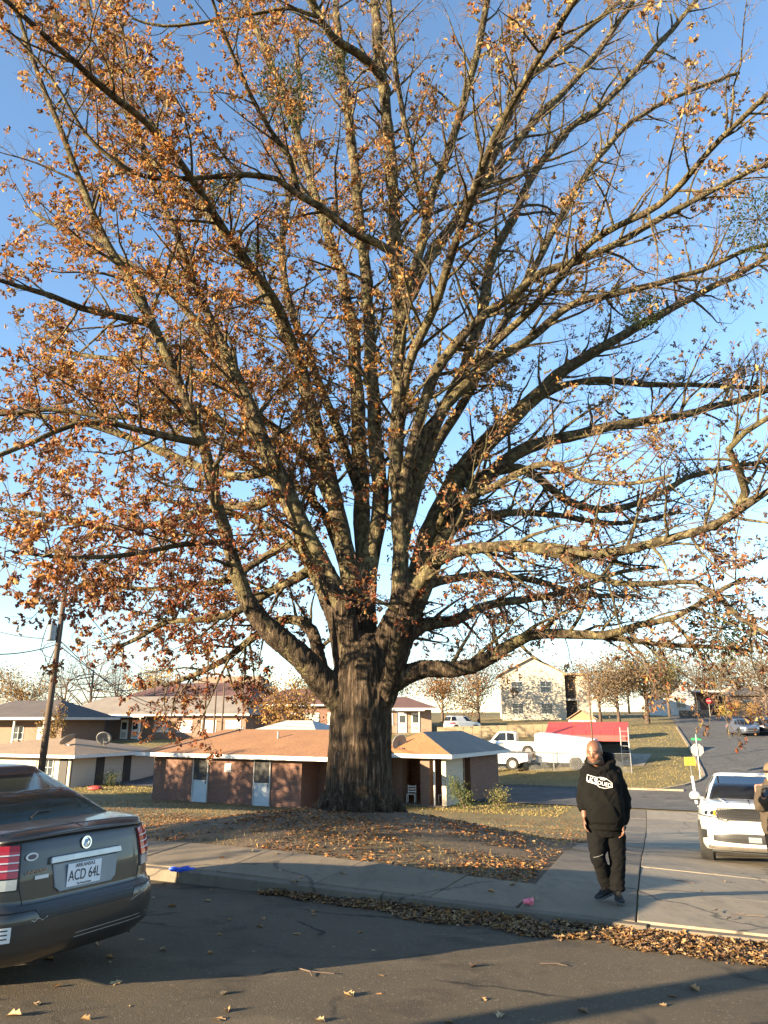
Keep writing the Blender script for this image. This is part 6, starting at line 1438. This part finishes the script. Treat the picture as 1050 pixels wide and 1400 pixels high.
lbox(th_, 'wall', 'brick_tan', -4, 9, 0, 8, -2, 2.9); gable_roof(th_, -4.6, 9.6, -.6, 8.6, 2.9, 4.5, 'roof_tan', hip=3); window(th_, -2, -.4, .9, 2.2); window(th_, 2, 3.4, .9, 2.2)
# low dark walls, white van-like forms and bright shrubs there
A, B = at(931, 998, 104), at(972, 998, 104); lw = thing('garden_wall', 'low dark garden wall before the white gabled house', 'wall', (0, 0, 0)); 
for k in range(6): a, b = A.lerp(B, k/6), A.lerp(B, (k+1)/6-.002); z0 = gz(a.x, a.y); MB().bar((a.x, a.y, z0+.3), (b.x, b.y, z0+.3), .3, 1.6).build('wall_panel', 'grime', lw)
g = at(973, 996, 112); g.z = gz(g.x, g.y); s2_ = thing('stop_sign', 'red stop sign face at the far end of the side road', 'sign', g, .0)
m = MB(); m.tube([(0, 0, -.1), (0, 0, 2.6)], .04, 8); m.build('post', 'sign_back', s2_); m = MB(); m.prism([(.42*math.cos(PI/8+k*PI/4), 2.2+.42*math.sin(PI/8+k*PI/4)) for k in range(8)], -.06, -.04, lambda u, q, d: (u, d, q)); pn = m.build('panel', 'sign_red', s2_)
me = text_mesh('STOP', .27); me.transform(Matrix(((1, 0, 0, 0), (0, 0, -1, -.065), (0, 1, 0, 2.2), (0, 0, 0, 1)))); obj('lettering', me, 'print_white', pn)
for k, (px, D, pal, lab) in enumerate(((997, 113, [(.38, .28, .05), (.45, .33, .06)], 'bright yellow shrub before the brown building'), (1008, 114, [(.30, .22, .05), (.36, .2, .05)], 'ochre shrub right of the yellow one'), (1030, 112, [(.34, .16, .05), (.28, .2, .06)], 'russet shrub before the tan house'))):
    g = at(px, 998, D); g.z = gz(g.x, g.y); bush('garden_shrub', lab, g, 1.6, 1.5, 900, pal, sz=(.12, .22))

# ---- utility poles and wires
def pole(label, px, pybase, D, h, r=.16, lean=0.0, arm=True, transf=False):
    g = at(px, pybase, D); g.z = gz(g.x, g.y); t_ = thing('utility_pole', label, 'pole', g, .4)
    m = MB(); m.tube([(0, 0, -.3), (lean*.5, 0, h*.5), (lean, 0, h)], [r, r*.85, r*.68], 12); m.build('pole', 'wood_pole', t_, smooth=True)
    if arm:
        m = MB(); m.bar((lean*.9-.9, 0, h-.7), (lean*.9+.9, 0, h-.7), .1, .1); m.build('crossarm', 'wood_pole', t_)
        for x in (-.8, -.3, .5, .85): m = MB(); m.wheel((lean*.9+x, 0, h-.63), (0, 0, 1), [(.03, 0), (.05, .05), (.03, .09), (.045, .13)], 10); m.build('insulator', 'transformer', t_)
    if transf:
        m = MB(); m.wheel((lean*.8-.42, -.05, h-2.9), (0, 0, 1), [(.24, 0), (.27, .04), (.27, .85), (.22, .95)], 18); tr = m.build('transformer', 'transformer', t_, smooth=False)
        for x in (-.1, .12): m = MB(); m.tube([(lean*.8-.42+x, -.05, h-1.95), (lean*.8-.42+x, -.05, h-1.70)], .035, 8); m.build('bushing', 'transformer', tr)
        m = MB(); m.bar((lean*.8-.2, 0, h-2.3), (lean*.8, 0, h-2.3), .06, .3); m.build('bracket', 'steel', tr)
        m = MB(); m.tube([Vector((lean*.8-.42, -.05, h-1.7)), Vector((lean*.8-.8, .1, h-1.2)), Vector((lean*.8-.5, 0, h-.7))], .015, 5); m.build('drop_wire', 'wire', tr)
        m = MB(); P = [Vector((lean*.8 - .3 + .45*math.cos(a), .0, h-3.4 + .4*math.sin(a))) for a in np.linspace(0, 5.5, 14)]; m.tube(P, .018, 5); m.build('cable_loop', 'wire', t_)
    top = Matrix.Translation(g) @ Matrix.Rotation(.4, 4, 'Z')
    return lambda x, z: top @ Vector((x, 0, z))
T1 = pole('dark wooden utility pole with grey transformer left of the duplex', 55, 1060, 41, 11.0, .19, .15, True, True)
def wire(label, a, b, sag=.6, r=.028):
    P = [a.lerp(b, t) - Vector((0, 0, sag*4*t*(1-t))) for t in np.linspace(0, 1, 14)]; m = MB(); m.tube(P, r, 5); o = m.build('power_line', 'wire'); tag(o, label, 'wire')
T2 = pole('thin far utility pole behind the maroon roof', 210, 960, 120, 8.5, .13, 0, True); T3 = pole('pale wooden pole beside the long terrace, left of two others', 277, 1008, 75, 8.8, .14, .1, False); 
pole('pale wooden pole beside the long terrace, middle of three', 292, 1006, 78, 5.5, .11, 0, False); pole('pale wooden pole beside the long terrace, right of two others', 303, 1004, 80, 6.4, .11, 0, False)
pole('slim grey pole rising behind the man and red canopy', 812, 1040, 52, 7.0, .06, 0, False)
wire('wire from the transformer pole running level to the left', T1(-.8, 10.4), at(-60, 790, 60), .4); wire('wire from the transformer pole sloping down to the left', T1(0, 7.9), at(-60, 890, 30), .3); wire('second wire below the transformer running to the left', T1(0, 8.2), at(-60, 838, 60), .5)
wire('wire from the pole falling steeply to the houses at left', T1(0, 7.8), at(40, 960, 55), .3); wire('wire from the pole down to the roof of the duplex', T1(0, 8.0), at(215, 965, 62), .4); wire('service wire from the pole to the long terrace', T1(.1, 8.2), at(235, 972, 86), 1.0); wire('wire from the pole top to the far pole', T1(.8, 10.4), T2(.5, 7.8), 1.2)
# ---- trees in the distance
def far_tree(name, label, px, pyb, D, h, rad, N, pal, trunk=.22, crown0=.3, sz=(.14, .3), bare=0, cat='tree', group=None, squash=1.0):
    g = at(px, pyb, D); g.z = gz(g.x, g.y); t_ = thing(name, label, cat, g, rng.uniform(0, 6)); m = MB(); m.tube([(0, 0, -.3), (.1, .05, h*crown0), (.0, .1, h*.6)], [trunk, trunk*.75, trunk*.4], 10); m.build('trunk', 'bark_twig', t_, smooth=True)
    tips = []; mbr = MB()
    for k in range(26):
        a = rng.uniform(0, 6.28); z0 = h*rng.uniform(crown0*.8, .65); e = rng.uniform(.25, 1); z1 = h*(crown0 + (1-crown0)*rng.random()**.8); rr = rad*math.sqrt(max(.05, 1-((z1/h-crown0-.45*(1-crown0))/(.6*(1-crown0)))**2))*rng.uniform(.5, 1)
        p0 = Vector((0, 0, z0)); p2 = Vector((math.cos(a)*rr, math.sin(a)*rr, max(z1, z0+.1))); p1 = p0.lerp(p2, .5) + Vector((0, 0, -.06*h*rng.random())); mbr.tube([p0, p1, p2], [trunk*.35, trunk*.18, .02], 5); tips += [np.array(p0.lerp(p1, .6)), np.array(p1), np.array(p1.lerp(p2, .5)), np.array(p2)]
        for j in range(10 if bare else 4):
            s = p1.lerp(p2, rng.random()); d = Vector(rand_dirs(1, .5)[0])*rad*rng.uniform(.15, .4); mbr.tube([s, s+d*.6+Vector((0, 0, .05*rad)), s+d], [.022, .014, .007], 3); tips.append(np.array(s+d))
    tag(mbr.build('branches', 'bark_twig', t_, fix=False), kind='stuff')
    if N:
        tips = np.array(tips); c0 = tips[rng.integers(0, len(tips), N)]; Q = c0 + rng.normal(size=(N, 3))*rad*.13
        V, fa, c = leaf_arrays(Q, rng.uniform(*sz, N), rand_dirs(N), rand_dirs(N), .1); tag(obj('crown', fast_mesh('crown', V, fa, c, np.repeat(pick_cols(N, pal, .3), NL, axis=0)), 'leaf_bg', t_), kind='stuff')
    return t_
OLV = [(.10, .09, .028), (.13, .105, .033), (.07, .07, .02), (.16, .11, .04)]; RUS = [(.22, .105, .03), (.18, .078, .026), (.26, .155, .05), (.13, .065, .03)]; DRB = [(.12, .084, .048), (.155, .108, .06), (.09, .066, .042), (.18, .13, .072)]; GOLD = [(.32, .19, .045), (.27, .15, .035), (.35, .23, .07)]
far_tree('street_tree', 'rounded olive and russet tree on the lawn corner beside the side road', 887, 1003, 92, 9.5, 4.6, 5200, OLV + [(.3, .17, .06)], .32)
far_tree('street_tree', 'olive tree right of the rounded one beside the side road', 918, 1000, 112, 9.5, 4.2, 4200, OLV)
far_tree('street_tree', 'brown leaved tree behind the white gabled house', 958, 990, 130, 9.5, 5.0, 3800, DRB)
far_tree('street_tree', 'tall olive brown tree above the tan house', 1025, 990, 135, 13, 6.0, 4800, OLV + DRB); far_tree('street_tree', 'bare brown tree beside the far parked cars', 1052, 1000, 95, 10, 4.5, 2800, DRB)
far_tree('street_tree', 'sparse brown tree behind the garden shed', 848, 1000, 88, 8.5, 4.2, 3400, DRB); far_tree('street_tree', 'brown oak left of the shed, before the apartments', 822, 995, 96, 8.0, 4.0, 2600, DRB + RUS)
far_tree('street_tree', 'russet tree left of the cream apartments', 655, 985, 100, 8.2, 5.2, 5200, RUS + DRB, crown0=.2); far_tree('street_tree', 'russet tree behind the bungalow right of the trunk', 605, 985, 105, 8.5, 5.0, 4600, RUS, crown0=.2)
far_tree('street_tree', 'golden russet tree left of the oak trunk behind the duplex', 395, 1000, 66, 6.8, 3.4, 3600, GOLD + RUS, crown0=.2)
far_tree('street_tree', 'golden leaved tree behind the dark roofed house', 28, 985, 105, 8.5, 5.5, 4200, GOLD + RUS, crown0=.25); far_tree('street_tree', 'small orange tree on the skyline beyond the maroon roof', 208, 960, 175, 11.5, 7, 2600, GOLD, crown0=.3, sz=(.25, .5))
far_tree('bare_tree', 'large bare grey tree behind the utility pole', 120, 985, 115, 14, 8.5, 900, DRB, .3, .15, bare=1); far_tree('bare_tree', 'bare grey tree left of the large bare one', 85, 985, 120, 11, 6.5, 500, DRB, .28, .15, bare=1); far_tree('bare_tree', 'bare grey tree right of the large bare one', 158, 985, 122, 9.5, 6, 400, DRB, .28, .15, bare=1)
far_tree('street_tree', 'young golden tree just right of the utility pole', 72, 1000, 62, 5.6, 1.5, 900, GOLD, .08, .35, sz=(.1, .2))
for k, (px, D, h) in enumerate(((340, 170, 10), (440, 160, 10), (530, 165, 11), (720, 170, 13), (780, 160, 11), (860, 170, 13), (990, 175, 13), (1090, 150, 14), (-40, 150, 11))):
    far_tree('skyline_tree', 'brown tree of the distant skyline behind the houses', px, 975, D, h, 7.5, 2600, DRB + OLV, .3, .2, sz=(.25, .5), group='distant trees on the skyline')
    bpy.data.objects['skyline_tree' + ('' if k == 0 else '.%03d' % k)]['group'] = 'distant trees on the skyline'
# low things by the cross street at the left
g = at(150, 1068, 54); g.z = gz(g.x, g.y); bush('verge_shrub', 'dark clipped shrub on the verge left of the duplex', g, .9, .9, 900, GRN)
g = ground(130, 1080); b = MB(); b.ell((0, 0, .1), (.5, .3, .18)); o = b.build('red_debris', 'canopy_red'); o.location = (g.x, g.y, gz(g.x, g.y)); tag(o, 'small red heap on the grass left of the duplex', 'debris')

# ---- out of frame to the left: trees added to shade oak trunk and duplex wall, and the pole of the street band
def off_tree(x, y, h, rad, N, label):
    t_ = far_tree('street_tree', label, 525, 1000, 50, h, rad, N, DRB + OLV, .28, .08, sz=(.16, .30)); t_.location = (x, y, gz(x, y)); return t_
off_tree(-20.5, 5.2, 7.6, 3.4, 3600, 'unseen brown leafy tree added to shade the oak trunk')
for k in range(5):
    off_tree(-28.2 - 1.55*k, 25.0 + 2.8*k, 5.5 + .3*math.sin(k*2.1), 2.6, 5200, 'unseen low dense brown tree added to shade the duplex wall')['group'] = 'unseen trees added to shade the duplex wall'
pole_x, pole_y = -10.4, -.6
op = thing('utility_pole', 'plain wooden utility pole across the street behind the parked sedan', 'pole', (pole_x, pole_y, gz(pole_x, pole_y)))
m = MB(); m.tube([(0, 0, -.3), (0, 0, 5), (0, 0, 9.5)], [.2, .18, .15], 12); m.build('pole', 'wood_pole', op, smooth=True)
